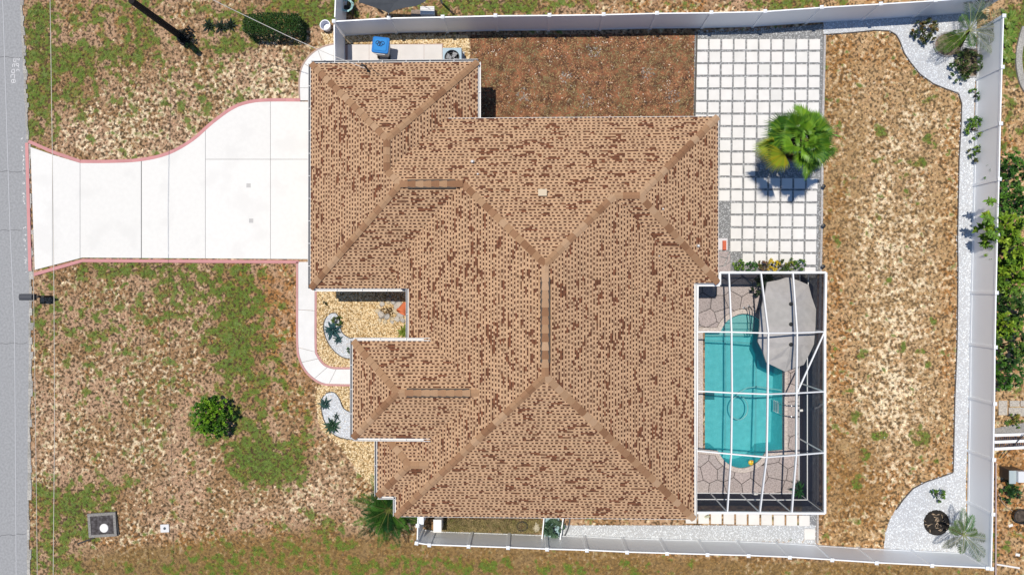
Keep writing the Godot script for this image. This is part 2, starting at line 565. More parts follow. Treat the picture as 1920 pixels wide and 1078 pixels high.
func make_ground() -> void:
	make_lawn_image()
	var h0 := P(1322, 560)
	var h1 := P(1490, 900)
	var far := MB.new()
	for r in ring_rects(-320, -320, 320, 320, h0.x, h0.z, h1.x, h1.z):
		far.quad(Vector3(r[0], -0.02, r[3]), Vector3(r[2], -0.02, r[3]), Vector3(r[2], -0.02, r[1]), Vector3(r[0], -0.02, r[1]), Color(0.25, 0.2, 0.11))
	single("ground", "sandy ground stretching away beyond the gardens", "", far, mats.soil, Vector3.ZERO, "", "structure")
	var st := SurfaceTool.new()
	st.begin(Mesh.PRIMITIVE_TRIANGLES)
	for r in ring_rects(LAWN_X, LAWN_Z, LAWN_X + LAWN_W, LAWN_Z + LAWN_H, h0.x, h0.z, h1.x, h1.z):
		for k in [[0, 3], [0, 1], [2, 1], [0, 3], [2, 1], [2, 3]]:
			st.set_normal(Vector3.UP)
			st.set_uv(Vector2((r[k[0]] - LAWN_X) / LAWN_W, (r[k[1]] - LAWN_Z) / LAWN_H))
			st.add_vertex(Vector3(r[k[0]], 0.0, r[k[1]]))
	st.generate_tangents()
	var lawn := MeshInstance3D.new()
	lawn.name = "lawn"
	lawn.mesh = st.commit()
	var m := StandardMaterial3D.new()
	m.albedo_texture = ImageTexture.create_from_image(lawn_img)
	m.roughness = 0.95
	lawn.material_override = m
	add_child(lawn)
	lawn.set_meta("kind", "structure")
	lawn.set_meta("label", "patchy half-dead lawn round the house")

func zone_polys() -> Array:
	# everything that the grass leaves free
	return [
		poly([0, -60, 37, -60, 45, 150, 50, 270, 55, 510, 54, 700, 52, 1140, -80, 1140, -80, -60]),
		poly([48, 262, 150, 300, 262, 297, 320, 284, 362, 262, 400, 226, 440, 199, 470, 187, 505, 184, 560, 184, 556, 145, 570, 112, 596, 88, 625, 78, 640, 40, 900, 40, 900, 230, 1300, 230, 1300, 50, 1560, 40, 1560, 0, 1830, -20, 1880, 0, 1826, 350, 1820, 650, 1812, 880, 1815, 1035, 1658, 1028, 1664, 985, 1690, 940, 1720, 910, 1760, 895, 1788, 885, 1790, 750, 1795, 600, 1795, 450, 1798, 300, 1803, 195, 1800, 175, 1755, 160, 1725, 140, 1700, 110, 1690, 90, 1680, 65, 1667, 58, 1545, 66, 1535, 505, 1530, 1010, 1050, 1020, 1050, 965, 700, 955, 690, 905, 625, 825, 598, 800, 592, 722, 596, 720, 556, 670, 554, 492, 155, 491, 58, 518]),
		poly([880, 60, 1306, 60, 1306, 240, 880, 240]),
	]

func make_grass() -> void:
	var zones := zone_polys()
	var tm := MB.new()
	for k in 7:
		var a := TAU * k / 7.0 + rnd(-0.3, 0.3)
		var d := Vector3(cos(a), 0, sin(a))
		var s := Vector3(-d.z, 0, d.x)
		var r := rnd(0.6, 1.0)
		tm.tri(-s * 0.16, s * 0.16, d * r + UP * rnd(0.5, 1.0), Color.WHITE)
	var tuft := tm.mesh()
	var dry := []
	var dry_c := []
	var lush := []
	var lush_c := []
	var w := lawn_img.get_width()
	var h := lawn_img.get_height()
	for i in 150000:
		var x := rnd(-25.6, 24.6)
		var z := rnd(-14.6, 14.2)
		var q := Vector2(x, z)
		var free := true
		for zp in zones:
			if Geometry2D.is_point_in_polygon(q, zp):
				free = false
				break
		if not free:
			continue
		var c := lawn_img.get_pixel(clampi(int((x - LAWN_X) * LAWN_RES), 0, w - 1), clampi(int((z - LAWN_Z) * LAWN_RES), 0, h - 1)).srgb_to_linear()
		var is_green := c.g > c.r * 1.05
		var jit := rnd(0.75, 1.75)
		c = Color(c.r * jit * rnd(0.92, 1.08), c.g * jit, c.b * jit * rnd(0.9, 1.1))
		var s := rnd(0.035, 0.085) * (1.25 if is_green else 1.0)
		var b := Basis(UP, rnd(0, TAU)).scaled(Vector3(s, s * rnd(0.35, 0.8), s))
		if is_green:
			lush.append(Transform3D(b, Vector3(x, 0, z)))
			lush_c.append(c)
		else:
			dry.append(Transform3D(b, Vector3(x, 0, z)))
			dry_c.append(c)
	scatter("dry_grass", "short straw-coloured dry grass tufts all over the lawns", "grass", tuft, mats.blade, dry, dry_c)
	scatter("green_grass", "short green weeds and grass tufts in patches on the lawns", "grass", tuft, mats.blade, lush, lush_c)


# ---------------------------------------------------------------- road, driveway, walks
func band(a: PackedVector2Array, width: float, closed := false) -> Array:
	# quads along an open line, offset to its right-hand side
	var out := []
	var nrm := []
	for i in a.size():
		var d := (a[mini(i + 1, a.size() - 1)] - a[maxi(i - 1, 0)]).normalized()
		nrm.append(Vector2(-d.y, d.x))
	for i in a.size() - 1:
		out.append(PackedVector2Array([a[i], a[i + 1], a[i + 1] + nrm[i + 1] * width, a[i] + nrm[i] * width]))
	return out

func make_paving() -> void:
	# road
	var road_edge := poly([36, -80, 40, 60, 45, 150, 50, 270, 54, 400, 55, 510, 54, 700, 52, 900, 51, 1160])
	var road := thing("road", "bleached grey asphalt street running past the front lawn", "", Vector3.ZERO, "", "structure")
	var rp := PackedVector2Array(road_edge)
	rp.append(Vector2(-36, 17))
	rp.append(Vector2(-36, -18))
	var mb := MB.new()
	mb.prism(rp, -0.03, 0.03, Color(0.335, 0.342, 0.355))
	part(road, "asphalt", mb, mats.asphalt)
	mb = MB.new()
	for i in road_edge.size() - 1:
		for k in 14:
			var e0 := road_edge[i].lerp(road_edge[i + 1], k / 14.0)
			var e1 := road_edge[i].lerp(road_edge[i + 1], (k + 1) / 14.0)
			var wd := rnd(0.05, 0.19)
			mb.prism(PackedVector2Array([e0 - Vector2(rnd(0.0, 0.05), 0), e1 - Vector2(rnd(0.0, 0.05), 0), e1 + Vector2(wd, 0), e0 + Vector2(wd + rnd(-0.03, 0.03), 0)]), 0.0, 0.034 + rnd(0, 0.008), Color(0.52, 0.50, 0.46) * rnd(0.7, 1.1))
	part(road, "road_edge", mb, mats.stone)
	mb = MB.new()
	for l in [[4, -20, 18, 420], [18, 420, 27, 620], [27, 620, 30, 1090]]:
		var a := P(l[0], l[1])
		var b := P(l[2], l[3])
		mb.bar(a + UP * 0.028, b + UP * 0.028, 0.035, 0.02, Color(0.42, 0.43, 0.45))
	part(road, "seam", mb, mats.painted)
	mb = MB.new()
	for l in [[-20, 107, 40, 108], [-20, 321, 48, 322], [-20, 645, 50, 643], [-20, 1006, 48, 1001], [-20, 430, 40, 433]]:
		var last := P(l[0], l[1])
		for k in range(1, 13):
			var t := k / 12.0
			var q := P(lerpf(l[0], l[2], t), lerpf(l[1], l[3], t) + rnd(-1.6, 1.6))
			mb.bar(last + UP * 0.0265, q + UP * 0.0265, 0.03, 0.02, Color(0.15, 0.155, 0.165))
			last = q
	part(road, "crack", mb, mats.painted)
	# hand-sprayed utility marks on the road
	mb = MB.new()
	var strokes := [[26, 108, 30, 108], [26, 108, 25, 116], [30, 108, 29, 117], [25, 116, 29, 117], [33, 108, 36, 109], [33, 108, 33, 113], [36, 109, 35, 114],
		[23, 121, 28, 120], [23, 121, 23, 126], [28, 120, 26, 126], [30, 119, 35, 120], [30, 123, 34, 124], [30, 119, 30, 124], [35, 120, 34, 127],
		[22, 131, 27, 130], [22, 131, 21, 136], [21, 136, 27, 137], [27, 130, 27, 137], [31, 130, 36, 131], [31, 130, 31, 134], [36, 131, 35, 134],
		[20, 141, 27, 139], [20, 141, 20, 146], [27, 139, 27, 147], [21, 150, 28, 149], [21, 150, 22, 156], [28, 149, 28, 155], [22, 156, 28, 155], [25, 150, 25, 155]]
	for s in strokes:
		mb.bar(P(s[0], s[1]) + UP * 0.029, P(s[2], s[3]) + UP * 0.029, 0.035, 0.012, Color(0.56, 0.56, 0.57))
	single("paint_marks", "white hand-sprayed utility marks on the asphalt near the grass", "paint marks", mb, mats.painted)
	mb = MB.new()
	for k in 46:
		var py := rnd(255, 385) if k < 26 else rnd(425, 520)
		var q := P(rnd(40, 43) + (py - 255) * 0.025, py)
		mb.box(q + UP * 0.031, Vector3(rnd(0.03, 0.09), 0.008, rnd(0.03, 0.10)), Basis(UP, rnd(-0.5, 0.5)), Color(0.55, 0.55, 0.55))
	single("paint_specks", "broken white paint specks along the driveway apron on the road", "paint specks", mb, mats.painted, Vector3.ZERO, "", "stuff")

	# driveway
	var drive := thing("driveway", "white concrete driveway with pink painted edges leading to the garage", "", Vector3.ZERO, "", "structure")
	var top := smooth_poly(poly([150, 306, 205, 306, 262, 303, 315, 291, 362, 265, 400, 232, 438, 205, 470, 194, 505, 191, 563, 191]), false, 4)
	var outline := poly([57, 276, 100, 291])
	outline.append_array(top)
	outline.append_array(poly([600, 191, 600, 486, 154, 483, 65, 506]))
	var cuts := [0, 98, 150, 265, 385, 507, 640]
	for k in cuts.size() - 1:
		var ps := [[cuts[k], 100, cuts[k + 1], 600]]
		if k >= 4:
			ps = [[cuts[k], 100, cuts[k + 1], 299], [cuts[k], 299, cuts[k + 1], 600]]
		for r in ps:
			var cell := poly([r[0] + (0.8 if r[0] == 265 else 0.35), r[1] + 0.35, r[2] - (0.8 if r[2] == 265 else 0.35), r[1] + 0.35, r[2] - (0.8 if r[2] == 265 else 0.35), r[3] - 0.35, r[0] + (0.8 if r[0] == 265 else 0.35), r[3] - 0.35])
			for piece in Geometry2D.intersect_polygons(outline, cell):
				mb = MB.new()
				var t := rnd(0.975, 1.02)
				mb.prism(piece, -0.02, 0.05, Color(0.70 * t, 0.70 * t, 0.695 * t))
				part(drive, "slab", mb, mats.drive_concrete)
	mb = MB.new()
	mb.prism(outline, -0.03, 0.03, Color(0.16, 0.155, 0.15))
	part(drive, "joint", mb, mats.concrete)
	var pink := Color(0.53, 0.25, 0.25)
	var edge_lines := [poly([52, 268, 100, 289, 150, 306]), top, poly([560, 488, 154, 485.5, 62, 512]), poly([59, 508, 53, 268])]
	for e in edge_lines:
		mb = MB.new()
		for q in band(e, -0.16):
			mb.prism(q, -0.02, 0.056, pink * rnd(0.94, 1.06))
		part(drive, "painted_edge", mb, mats.concrete)
	# small grey drain grates and rust marks in the slabs
	mb = MB.new()
	for q in [[466, 348], [471, 414]]:
		for k in 4:
			mb.box(P(q[0] - 3 + k * 2, q[1]) + UP * 0.053, Vector3(0.025, 0.012, 0.2), Basis.IDENTITY, Color(0.3, 0.3, 0.31))
	part(drive, "grate", mb, mats.painted)

	# walks
	var walk := thing("front_walk", "white concrete garden walk curving from the driveway to the porch", "", Vector3.ZERO, "", "structure")
	var outer := smooth_poly(poly([559, 491, 559, 560, 559, 640, 563, 672, 578, 699, 603, 717, 632, 720, 668, 720]), false, 4)
	var inner := smooth_poly(poly([590, 491, 590, 560, 590, 650, 594, 668, 606, 684, 622, 691, 640, 692, 668, 692]), false, 4)
	slabs_between(walk, outer, inner, [0, 5, 9, 13, 18, 22, 28], Color(0.70, 0.70, 0.695))
	mb = MB.new()
	for q in band(outer, 0.10) + band(inner, -0.10):
		mb.prism(q, -0.02, 0.056, Color(0.50, 0.27, 0.26) * rnd(0.94, 1.06))
	part(walk, "painted_edge", mb, mats.concrete)
	var side := thing("side_walk", "white concrete walk bending round the garage corner", "", Vector3.ZERO, "", "structure")
	outer = smooth_poly(poly([563, 189, 562, 165, 563, 142, 570, 120, 586, 101, 606, 89, 626, 84]), false, 4)
	var inn := smooth_poly(poly([606, 189, 606, 165, 606, 150, 606, 140, 608, 134, 614, 130, 626, 128]), false, 4)
	slabs_between(side, outer, inn, [0, 4, 12, 18, 24], Color(0.70, 0.70, 0.695))
	mb = MB.new()
	for q in band(outer, -0.07):
		mb.prism(q, -0.02, 0.054, Color(0.42, 0.30, 0.25) * rnd(0.94, 1.06))
	part(side, "painted_edge", mb, mats.concrete)
	var pad := thing("concrete_pad", "white concrete pad behind the fence beside the garage", "", Vector3.ZERO, "", "structure")
	for r in [[652, 692], [692, 795], [795, 829]]:
		mb = MB.new()
		mb.prism(poly([r[0] + 0.3, 84, r[1] - 0.3, 84, r[1] - 0.3, 130, r[0] + 0.3, 130]), -0.02, 0.05, Color(0.62, 0.60, 0.59) * rnd(0.97, 1.03))
		part(pad, "slab", mb, mats.concrete)
	mb = MB.new()
	mb.prism(poly([628, 85, 830, 82, 831, 130, 628, 130]), -0.03, 0.032, Color(0.42, 0.30, 0.26))
	part(pad, "joint", mb, mats.concrete)

func slabs_between(parent: Node3D, a: PackedVector2Array, b: PackedVector2Array, cuts: Array, c: Color) -> void:
	for k in cuts.size() - 1:
		var i0: int = mini(cuts[k], a.size() - 1)
		var i1: int = mini(cuts[k + 1], a.size() - 1)
		if i1 <= i0:
			continue
		var pl := PackedVector2Array()
		for i in range(i0, i1 + 1):
			pl.append(a[i])
		for i in range(i1, i0 - 1, -1):
			pl.append(b[mini(i, b.size() - 1)])
		var sh := Geometry2D.offset_polygon(pl, -0.008)
		if sh.is_empty():
			continue
		var mb := MB.new()
		var t := rnd(0.97, 1.03)
		mb.prism(sh[0], -0.02, 0.05, Color(c.r * t, c.g * t, c.b * t))
		part(parent, "slab", mb, mats.concrete)


# ---------------------------------------------------------------- house
const PITCH := 0.42
var roof_planes := []     # Vector3(a, b, c): height = a x + b z + c
var roof_hips := []       # [indices of planes, domain polygon]

func half_plane(pl: PackedVector2Array, a: float, b: float, c: float) -> PackedVector2Array:
	# keeps the side where a x + b z + c <= 0
	var out := PackedVector2Array()
	for i in pl.size():
		var p := pl[i]
		var q := pl[(i + 1) % pl.size()]
		var dp := a * p.x + b * p.y + c
		var dq := a * q.x + b * q.y + c
		if dp <= 0.0:
			out.append(p)
		if (dp < 0.0 and dq > 0.0) or (dp > 0.0 and dq < 0.0):
			out.append(p.lerp(q, dp / (dp - dq)))
	return out

func rect(x0: float, z0: float, x1: float, z1: float) -> PackedVector2Array:
	return PackedVector2Array([Vector2(x0, z0), Vector2(x1, z0), Vector2(x1, z1), Vector2(x0, z1)])

func roof_h(x: float, z: float) -> float:
	var best := -1e9
	for hp in roof_hips:
		if not Geometry2D.is_point_in_polygon(Vector2(x, z), hp[1]):
			continue
		var lo := 1e9
		for k in hp[0]:
			lo = minf(lo, roof_planes[k].x * x + roof_planes[k].y * z + roof_planes[k].z)
		best = maxf(best, lo)
	return best

func make_house() -> void:
	var hg := 2.75
	var hm := 3.3
	var hp := 4.0
	var p := PITCH
	var xWG := P(582, 330, hg).x
	var xEG := P(896, 170, hg).x
	var zNG := P(740, 117, hg).z
	var zSG := P(680, 541, hg).z
	var zN := P(1120, 220, hm).z
	var xEE := P(1347, 380, hm).x
	var zSE := P(1325, 531, hm).z
	var xEM := P(1302, 750, hm).x
	var xWM := P(742, 950, hm).x
	var zSM := P(1020, 971, hm).z
	var xNotch := P(768, 590, hm).x
	var xP := P(661, 730, hp).x
	var zP0 := P(730, 639, hp).z
	var zP1 := P(730, 822, hp).z
	var xQ := P(707, 880, hm).x
	var zQ1 := P(725, 931, hm).z
	var zQ0 := zQ1 - 3.05
	# planes
	roof_planes = [
		Vector3(0, p, hm - p * zN),        # 0 north
		Vector3(0, -p, hm + p * zSM),      # 1 south main
		Vector3(p, 0, hm - p * xWM),       # 2 west main
		Vector3(-p, 0, hm + p * xEM),      # 3 east main
		Vector3(-p, 0, hm + p * xEE),      # 4 east wing end
		Vector3(0, -p, hm + p * zSE),      # 5 east wing south
		Vector3(p, 0, hg - p * xWG),       # 6 garage west
		Vector3(0, p, hg - p * zNG),       # 7 garage north
		Vector3(-p, 0, hg + p * xEG),      # 8 garage east
		Vector3(0, -p, hg + p * zSG),      # 9 garage south
		Vector3(p, 0, hp - p * xP),        # 10 porch west
		Vector3(0, p, hp - p * zP0),       # 11 porch north
		Vector3(0, -p, hp + p * zP1),      # 12 porch south
		Vector3(p, 0, hm - p * xQ),        # 13 corner west
		Vector3(0, -p, hm + p * zQ1),      # 14 corner south
		Vector3(0, p, hm - p * zQ0),       # 15 corner north
	]
	var mx := (xWM + xEM) * 0.5
	roof_hips = [
		[[0, 1, 2, 3], rect(xWM, zN, xEM, zSM)],
		[[0, 4, 5], rect(mx, zN, xEE, zSE)],
		[[6, 7, 8, 9], rect(xWG, zNG, xEG, zSG)],
		[[0, 9, 6], rect(xWG, zN, mx, zSG)],
		[[10, 11, 12], rect(xP, zP0, mx, zP1)],
		[[13, 14, 15], rect(xQ, zP1 - 0.02, mx, zQ1)],
	]
	var foot := PackedVector2Array([Vector2(xWG, zNG), Vector2(xEG, zNG), Vector2(xEG, zN), Vector2(xEE, zN), Vector2(xEE, zSE), Vector2(xEM, zSE), Vector2(xEM, zSM), Vector2(xWM, zSM), Vector2(xWM, zQ1), Vector2(xQ, zQ1), Vector2(xQ, zP1), Vector2(xP, zP1), Vector2(xP, zP0), Vector2(xNotch, zP0), Vector2(xNotch, zSG), Vector2(xWG, zSG)])
	var facets := {}
	for hi in roof_hips.size():
		for f in roof_hips[hi][0]:
			var F: Vector3 = roof_planes[f]
			var reg: PackedVector2Array = roof_hips[hi][1]
			for o in roof_hips[hi][0]:
				if o != f:
					var O: Vector3 = roof_planes[o]
					reg = half_plane(reg, F.x - O.x, F.y - O.y, F.z - O.z)
			if reg.size() < 3:
				continue
			var polys: Array = Array(Geometry2D.intersect_polygons(reg, foot), TYPE_NIL, "", null)
			for bi in roof_hips.size():
				if bi == hi or f in roof_hips[bi][0]:
					continue
				var br: PackedVector2Array = roof_hips[bi][1]
				for o in roof_hips[bi][0]:
					var O: Vector3 = roof_planes[o]
					br = half_plane(br, F.x - O.x, F.y - O.y, F.z - O.z)
				if br.size() < 3:
					continue
				var left := []
				for q in polys:
					left.append_array(Geometry2D.clip_polygons(q, br))
				polys = left
			if not facets.has(f):
				facets[f] = []
			for q in polys:
				var acc: PackedVector2Array = q
				var keep := []
				for e in facets[f]:
					var u := Geometry2D.merge_polygons(acc, e)
					if u.size() == 1:
						acc = u[0]
					else:
						keep.append(e)
				keep.append(acc)
				facets[f] = keep

	var house := thing("house", "single-storey house under a sprawling tan and brown shingled hip roof", "house", Vector3((xWM + xEM) * 0.5, 0, 1.0))
	var mb := MB.new()
	var ins := Geometry2D.offset_polygon(foot, -0.45)
	mb.prism(ins[0], -0.05, 2.72, Color.WHITE)
	part(house, "wall", mb, mats.stucco)
	mb = MB.new()
	var core := PackedVector2Array([Vector2(xEG, zN), Vector2(xEE, zN), Vector2(xEE, zSE), Vector2(xEM, zSE), Vector2(xEM, zSM), Vector2(xWM, zSM), Vector2(xWM, zP0), Vector2(xNotch, zP0), Vector2(xNotch, zSG), Vector2(xEG, zSG)])
	for q in Geometry2D.clip_polygons(Geometry2D.offset_polygon(foot, -0.06)[0], core):
		mb.prism(q, 2.60, 2.66, Color(0.7, 0.69, 0.66))
	mb.prism(Geometry2D.offset_polygon(core, -0.06)[0], 3.06, 3.12, Color(0.7, 0.69, 0.66))
	part(house, "soffit", mb, mats.painted)
	mb = MB.new()
	mb.prism(Geometry2D.offset_polygon(core, -0.46)[0], 2.5, 3.06, Color.WHITE)
	part(house, "wall", mb, mats.stucco)
	var roof := Node3D.new()
	roof.name = "roof"
	house.add_child(roof)
	for f in facets:
		for q in facets[f]:
			var sm := MB.new()
			shingle_facet(sm, q, roof_planes[f], f)
			var o := part(roof, "shingles", sm, mats.shingle)
			o.set_meta("kind", "stuff")
	# ridges and hips
	var gh := (xEG - xWG) * 0.5
	var gx := xWG + gh
	var gA := Vector2(gx, zNG + gh)
	var j1 := Vector2(gx, zN + (hg - hm) / p + gh)
	var z2 := (zSG + zN + (hg - hm) / p) * 0.5
	var j2 := Vector2(xWG + (zSG - z2), z2)
	var h2 := hg + p * (zSG - z2)
	var j3 := Vector2(xWM + (h2 - hm) / p, z2)
	var mh := (xEM - xWM) * 0.5
	var a1 := Vector2(mx, zN + mh)
	var a2 := Vector2(mx, zSM - mh)
	var eh := (zSE - zN) * 0.5
	var j4 := Vector2(xEM - eh, zN + eh)
	var j5 := Vector2(xEE - eh, zN + eh)
	var ph := (zP1 - zP0) * 0.5
	var pA := Vector2(xP + ph, zP0 + ph)
	var pB := Vector2(xWM + (hp + p * ph - hm) / p, zP0 + ph)
	var qh := (zQ1 - zQ0) * 0.5
	var qA := Vector2(xQ + qh, zQ0 + qh)
	var qB := Vector2(xWM + qh, zQ0 + qh)
	cap_line(roof, Vector2(xWG, zNG), gA)
	cap_line(roof, Vector2(xEG, zNG), gA)
	cap_line(roof, gA, j1)
	cap_line(roof, j1, j2)
	cap_line(roof, Vector2(xWG, zSG), j2)
	cap_line(roof, j2, j3, true)
	cap_line(roof, j3, a1)
	cap_line(roof, j4, a1)
	cap_line(roof, j4, j5)
	cap_line(roof, Vector2(xEE, zN), j5)
	cap_line(roof, Vector2(xEE, zSE), j5)
	cap_line(roof, a1, a2, true)
	cap_line(roof, Vector2(xWM, zSM), a2)
	cap_line(roof, Vector2(xEM, zSM), a2)
	cap_line(roof, Vector2(xP, zP0), pA)
	cap_line(roof, Vector2(xP, zP1), pA)
	cap_line(roof, pA, pB, true)
	cap_line(roof, Vector2(xQ, zQ1), qA)
	cap_line(roof, qA + Vector2(-0.95, -0.95), qA)
	cap_line(roof, qA, qB)
	# eaves: fascia boards and gutters
	var xN0 := xEG - (hm - hg) / p
	var xPi := xWM + (hp - hm) / p
	var hNotch := hm + p * (xNotch - xWM)
	var eaves := [
		[xWG, zNG, xEG, zNG, hg, 0, -1, 2], [xEG, zNG, xEG, zN, hg, 1, 0, 1], [xN0, zN, xEE, zN, hm, 0, -1, 0], [xEE, zN, xEE, zSE, hm, 1, 0, 0], [xEM, zSE, xEE, zSE, hm, 0, 1, 0],
		[xEM, zSE, xEM, zSM, hm, 1, 0, 1], [xWM, zSM, xEM, zSM, hm, 0, 1, 0], [xWM, zQ1, xWM, zSM, hm, -1, 0, 1], [xQ, zQ1, xWM, zQ1, hm, 0, 1, 1], [xQ, zP1, xQ, zQ1, hm, -1, 0, 2],
		[xP, zP1, xPi, zP1, hp, 0, 1, 1], [xP, zP0, xP, zP1, hp, -1, 0, 2], [xP, zP0, xPi, zP0, hp, 0, -1, 1], [xNotch, zSG, xNotch, zP0, hNotch, -1, 0, 2], [xWG, zSG, xNotch, zSG, hg, 0, 1, 1], [xWG, zNG, xWG, zSG, hg, -1, 0, 2]]
	for e in eaves:
		var a := Vector3(e[0], e[4], e[1])
		var b := Vector3(e[2], e[4], e[3])
		var out := Vector3(e[5], 0, e[6])
		mb = MB.new()
		mb.bar(a + out * 0.012 - UP * 0.10, b + out * 0.012 - UP * 0.10, 0.024, 0.18, Color.WHITE)
		part(house, "fascia", mb, mats.trim_metal if e[7] < 2 else mats.dull_metal)
		if e[7] >= 1:
			mb = MB.new()
			# an open trough: back, floor, front and rolled lip
			var o0 := out * 0.028
			mb.bar(a + o0 - UP * 0.085, b + o0 - UP * 0.085, 0.008, 0.12)
			mb.bar(a + out * 0.072 - UP * 0.145, b + out * 0.072 - UP * 0.145, 0.085, 0.008)
			mb.bar(a + out * 0.115 - UP * 0.085, b + out * 0.115 - UP * 0.085, 0.012, 0.125)
			mb.bar(a + out * 0.118 - UP * 0.018, b + out * 0.118 - UP * 0.018, 0.022, 0.016)
			var g := part(house, "gutter", mb, mats.trim_metal if e[7] == 1 else mats.dull_metal)
			var hb := MB.new()
			var len := (b - a).length()
			var d := (b - a).normalized()
			for k in range(1, int(len / 1.0)):
				var q := a + d * (k * len / int(len / 1.0))
				hb.bar(q + out * 0.03 - UP * 0.022, q + out * 0.115 - UP * 0.022, 0.02, 0.01)
			if hb.v.size() > 0:
				part(g, "hanger", hb, mats.white_metal)
	# roof vents
	for q in [[886, 304, 0.05, 0.22], [896, 327, 0.03, 0.12], [1243, 392, 0.03, 0.1], [1309, 461, 0.045, 0.2], [1236, 480, 0.02, 0.05]]:
		var at := P(q[0], q[1], 4.2)
		at = P(q[0], q[1], roof_h(at.x, at.z))
		mb = MB.new()
		var yb := roof_h(at.x, at.z)
		mb.tube([Vector3(at.x, yb - 0.05, at.z), Vector3(at.x, yb + q[3], at.z)], q[2], q[2], 10, Color(0.62, 0.62, 0.63))
		mb.lathe(Vector3(at.x, yb, at.z), [Vector2(q[2] * 2.4, -0.02), Vector2(q[2] * 1.1, 0.05)], 10, Color(0.45, 0.36, 0.28))
		part(roof, "vent_pipe", mb, mats.painted)
	var va := P(1017, 363, 4.6)
	va.y = roof_h(va.x, va.z)
	mb = MB.new()
	mb.box(va + UP * 0.08, Vector3(0.30, 0.16, 0.22), Basis.IDENTITY, Color(0.52, 0.42, 0.30))
	mb.box(va + UP * 0.18, Vector3(0.36, 0.04, 0.28), Basis.IDENTITY, Color(0.56, 0.46, 0.33))
	part(roof, "vent_box", mb, mats.painted)
	# service mast where the power cable lands
	mb = MB.new()
	var ms := P(688, 129, 3.1)
	var yb := roof_h(ms.x, ms.z)
	mb.tube([Vector3(ms.x, yb - 0.05, ms.z), Vector3(ms.x, yb + 0.5, ms.z), Vector3(ms.x - 0.05, yb + 0.6, ms.z - 0.02), Vector3(ms.x - 0.16, yb + 0.6, ms.z - 0.06)], 0.04, 0.045, 8, Color(0.05, 0.05, 0.05))
	part(house, "service_mast", mb, mats.painted)
	mb = MB.new()
	var loop := []
	for k in 12:
		var t := k / 11.0
		loop.append(Vector3(ms.x - 0.35 + t * 0.9, yb + 0.18 + 0.28 * sin(t * PI), ms.z - 0.25 + t * 0.42 + 0.1 * sin(t * 9.0)))
	mb.tube(loop, 0.012, 0.012, 5, Color(0.02, 0.02, 0.02))
	part(house, "drip_loop", mb, mats.painted)
	# garage door in the west wall
	mb = MB.new()
	for k in 4:
		mb.box(Vector3(xWG + 0.44, 0.3 + k * 0.54, (zNG + zSG) * 0.5 - 0.6), Vector3(0.05, 0.52, 4.9), Basis.IDENTITY, Color(0.7, 0.69, 0.66))
	part(house, "garage_door", mb, mats.painted)

func shingle_facet(mb: MB, q: PackedVector2Array, F: Vector3, f: int) -> void:
	var up := Vector2(signf(F.x), signf(F.y))
	var side := Vector2(-up.y, up.x)
	var t0 := 1e9
	var t1 := -1e9
	var u0 := 1e9
	var u1 := -1e9
	for v in q:
		t0 = minf(t0, v.dot(up)); t1 = maxf(t1, v.dot(up))
		u0 = minf(u0, v.dot(side)); u1 = maxf(u1, v.dot(side))
	var nz := FastNoiseLite.new()
	nz.seed = 100 + f
	nz.frequency = 1.2
	var cp := 0.131
	var k := 0
	var light := Color(0.70, 0.445, 0.265)
	var mid := Color(0.21, 0.083, 0.04)
	var dark := Color(0.08, 0.029, 0.013)
	while t0 + k * cp < t1:
		var ta := t0 + k * cp
		var tb := minf(ta + cp, t1)
		var tm := ta + (tb - ta) * 0.44
		var u := u0 - rng.randf() * 0.3
		var run := 0
		while u < u1:
			var L := rnd(0.15, 0.25)
			var cut := u + L * rnd(0.48, 0.64)
			var n := nz.get_noise_2d(u, ta * 1.8)
			if run > 0:
				run -= 1
			elif rng.randf() < 0.06 + 0.75 * clampf(n - 0.02, 0.0, 1.0):
				run = 1 + rng.randi() % 3
			var tone := rnd(0.80, 1.12)
			var upper := light * tone
			var dash := dark.lerp(mid, rng.randf() * 0.5)
			var tooth := (light * rnd(0.94, 1.10)).lerp(Color(0.84, 0.60, 0.40), 0.45)
			if run > 0:
				if rng.randf() < 0.4:
					tooth = mid * rnd(0.7, 1.2)
				if rng.randf() < 0.62:
					upper = mid * rnd(0.9, 1.5)
			elif rng.randf() < 0.15:
				upper = light.lerp(mid, 0.4) * tone
			tile(mb, q, F, up, side, u, u + L, tm, tb, upper, ta, cp)
			tile(mb, q, F, up, side, u, cut, ta, tm, dash, ta, cp)
			tile(mb, q, F, up, side, cut, u + L, ta, tm, tooth, ta, cp, 0.006)
			u += L
		k += 1

func tile(mb: MB, q: PackedVector2Array, F: Vector3, up: Vector2, side: Vector2, ua: float, ub: float, ta: float, tb: float, c: Color, tc: float, cp: float, lift := 0.0) -> void:
	var pts := PackedVector2Array([side * ua + up * ta, side * ub + up * ta, side * ub + up * tb, side * ua + up * tb])
	var inside := 0
	for v in pts:
		if Geometry2D.is_point_in_polygon(v, q):
			inside += 1
	var polys := []
	if inside == 4:
		polys = [pts]
	else:
		polys = Geometry2D.intersect_polygons(pts, q)
	for pl in polys:
		var w := []
		for v in pl:
			w.append(Vector3(v.x, F.x * v.x + F.y * v.y + F.z + 0.016 - 0.014 * (v.dot(up) - tc) / cp + lift, v.y))
		for i in range(1, w.size() - 1):
			if (w[i] - w[0]).cross(w[i + 1] - w[0]).y > 0:
				mb.tri(w[0], w[i], w[i + 1], c)
			else:
				mb.tri(w[0], w[i + 1], w[i], c)

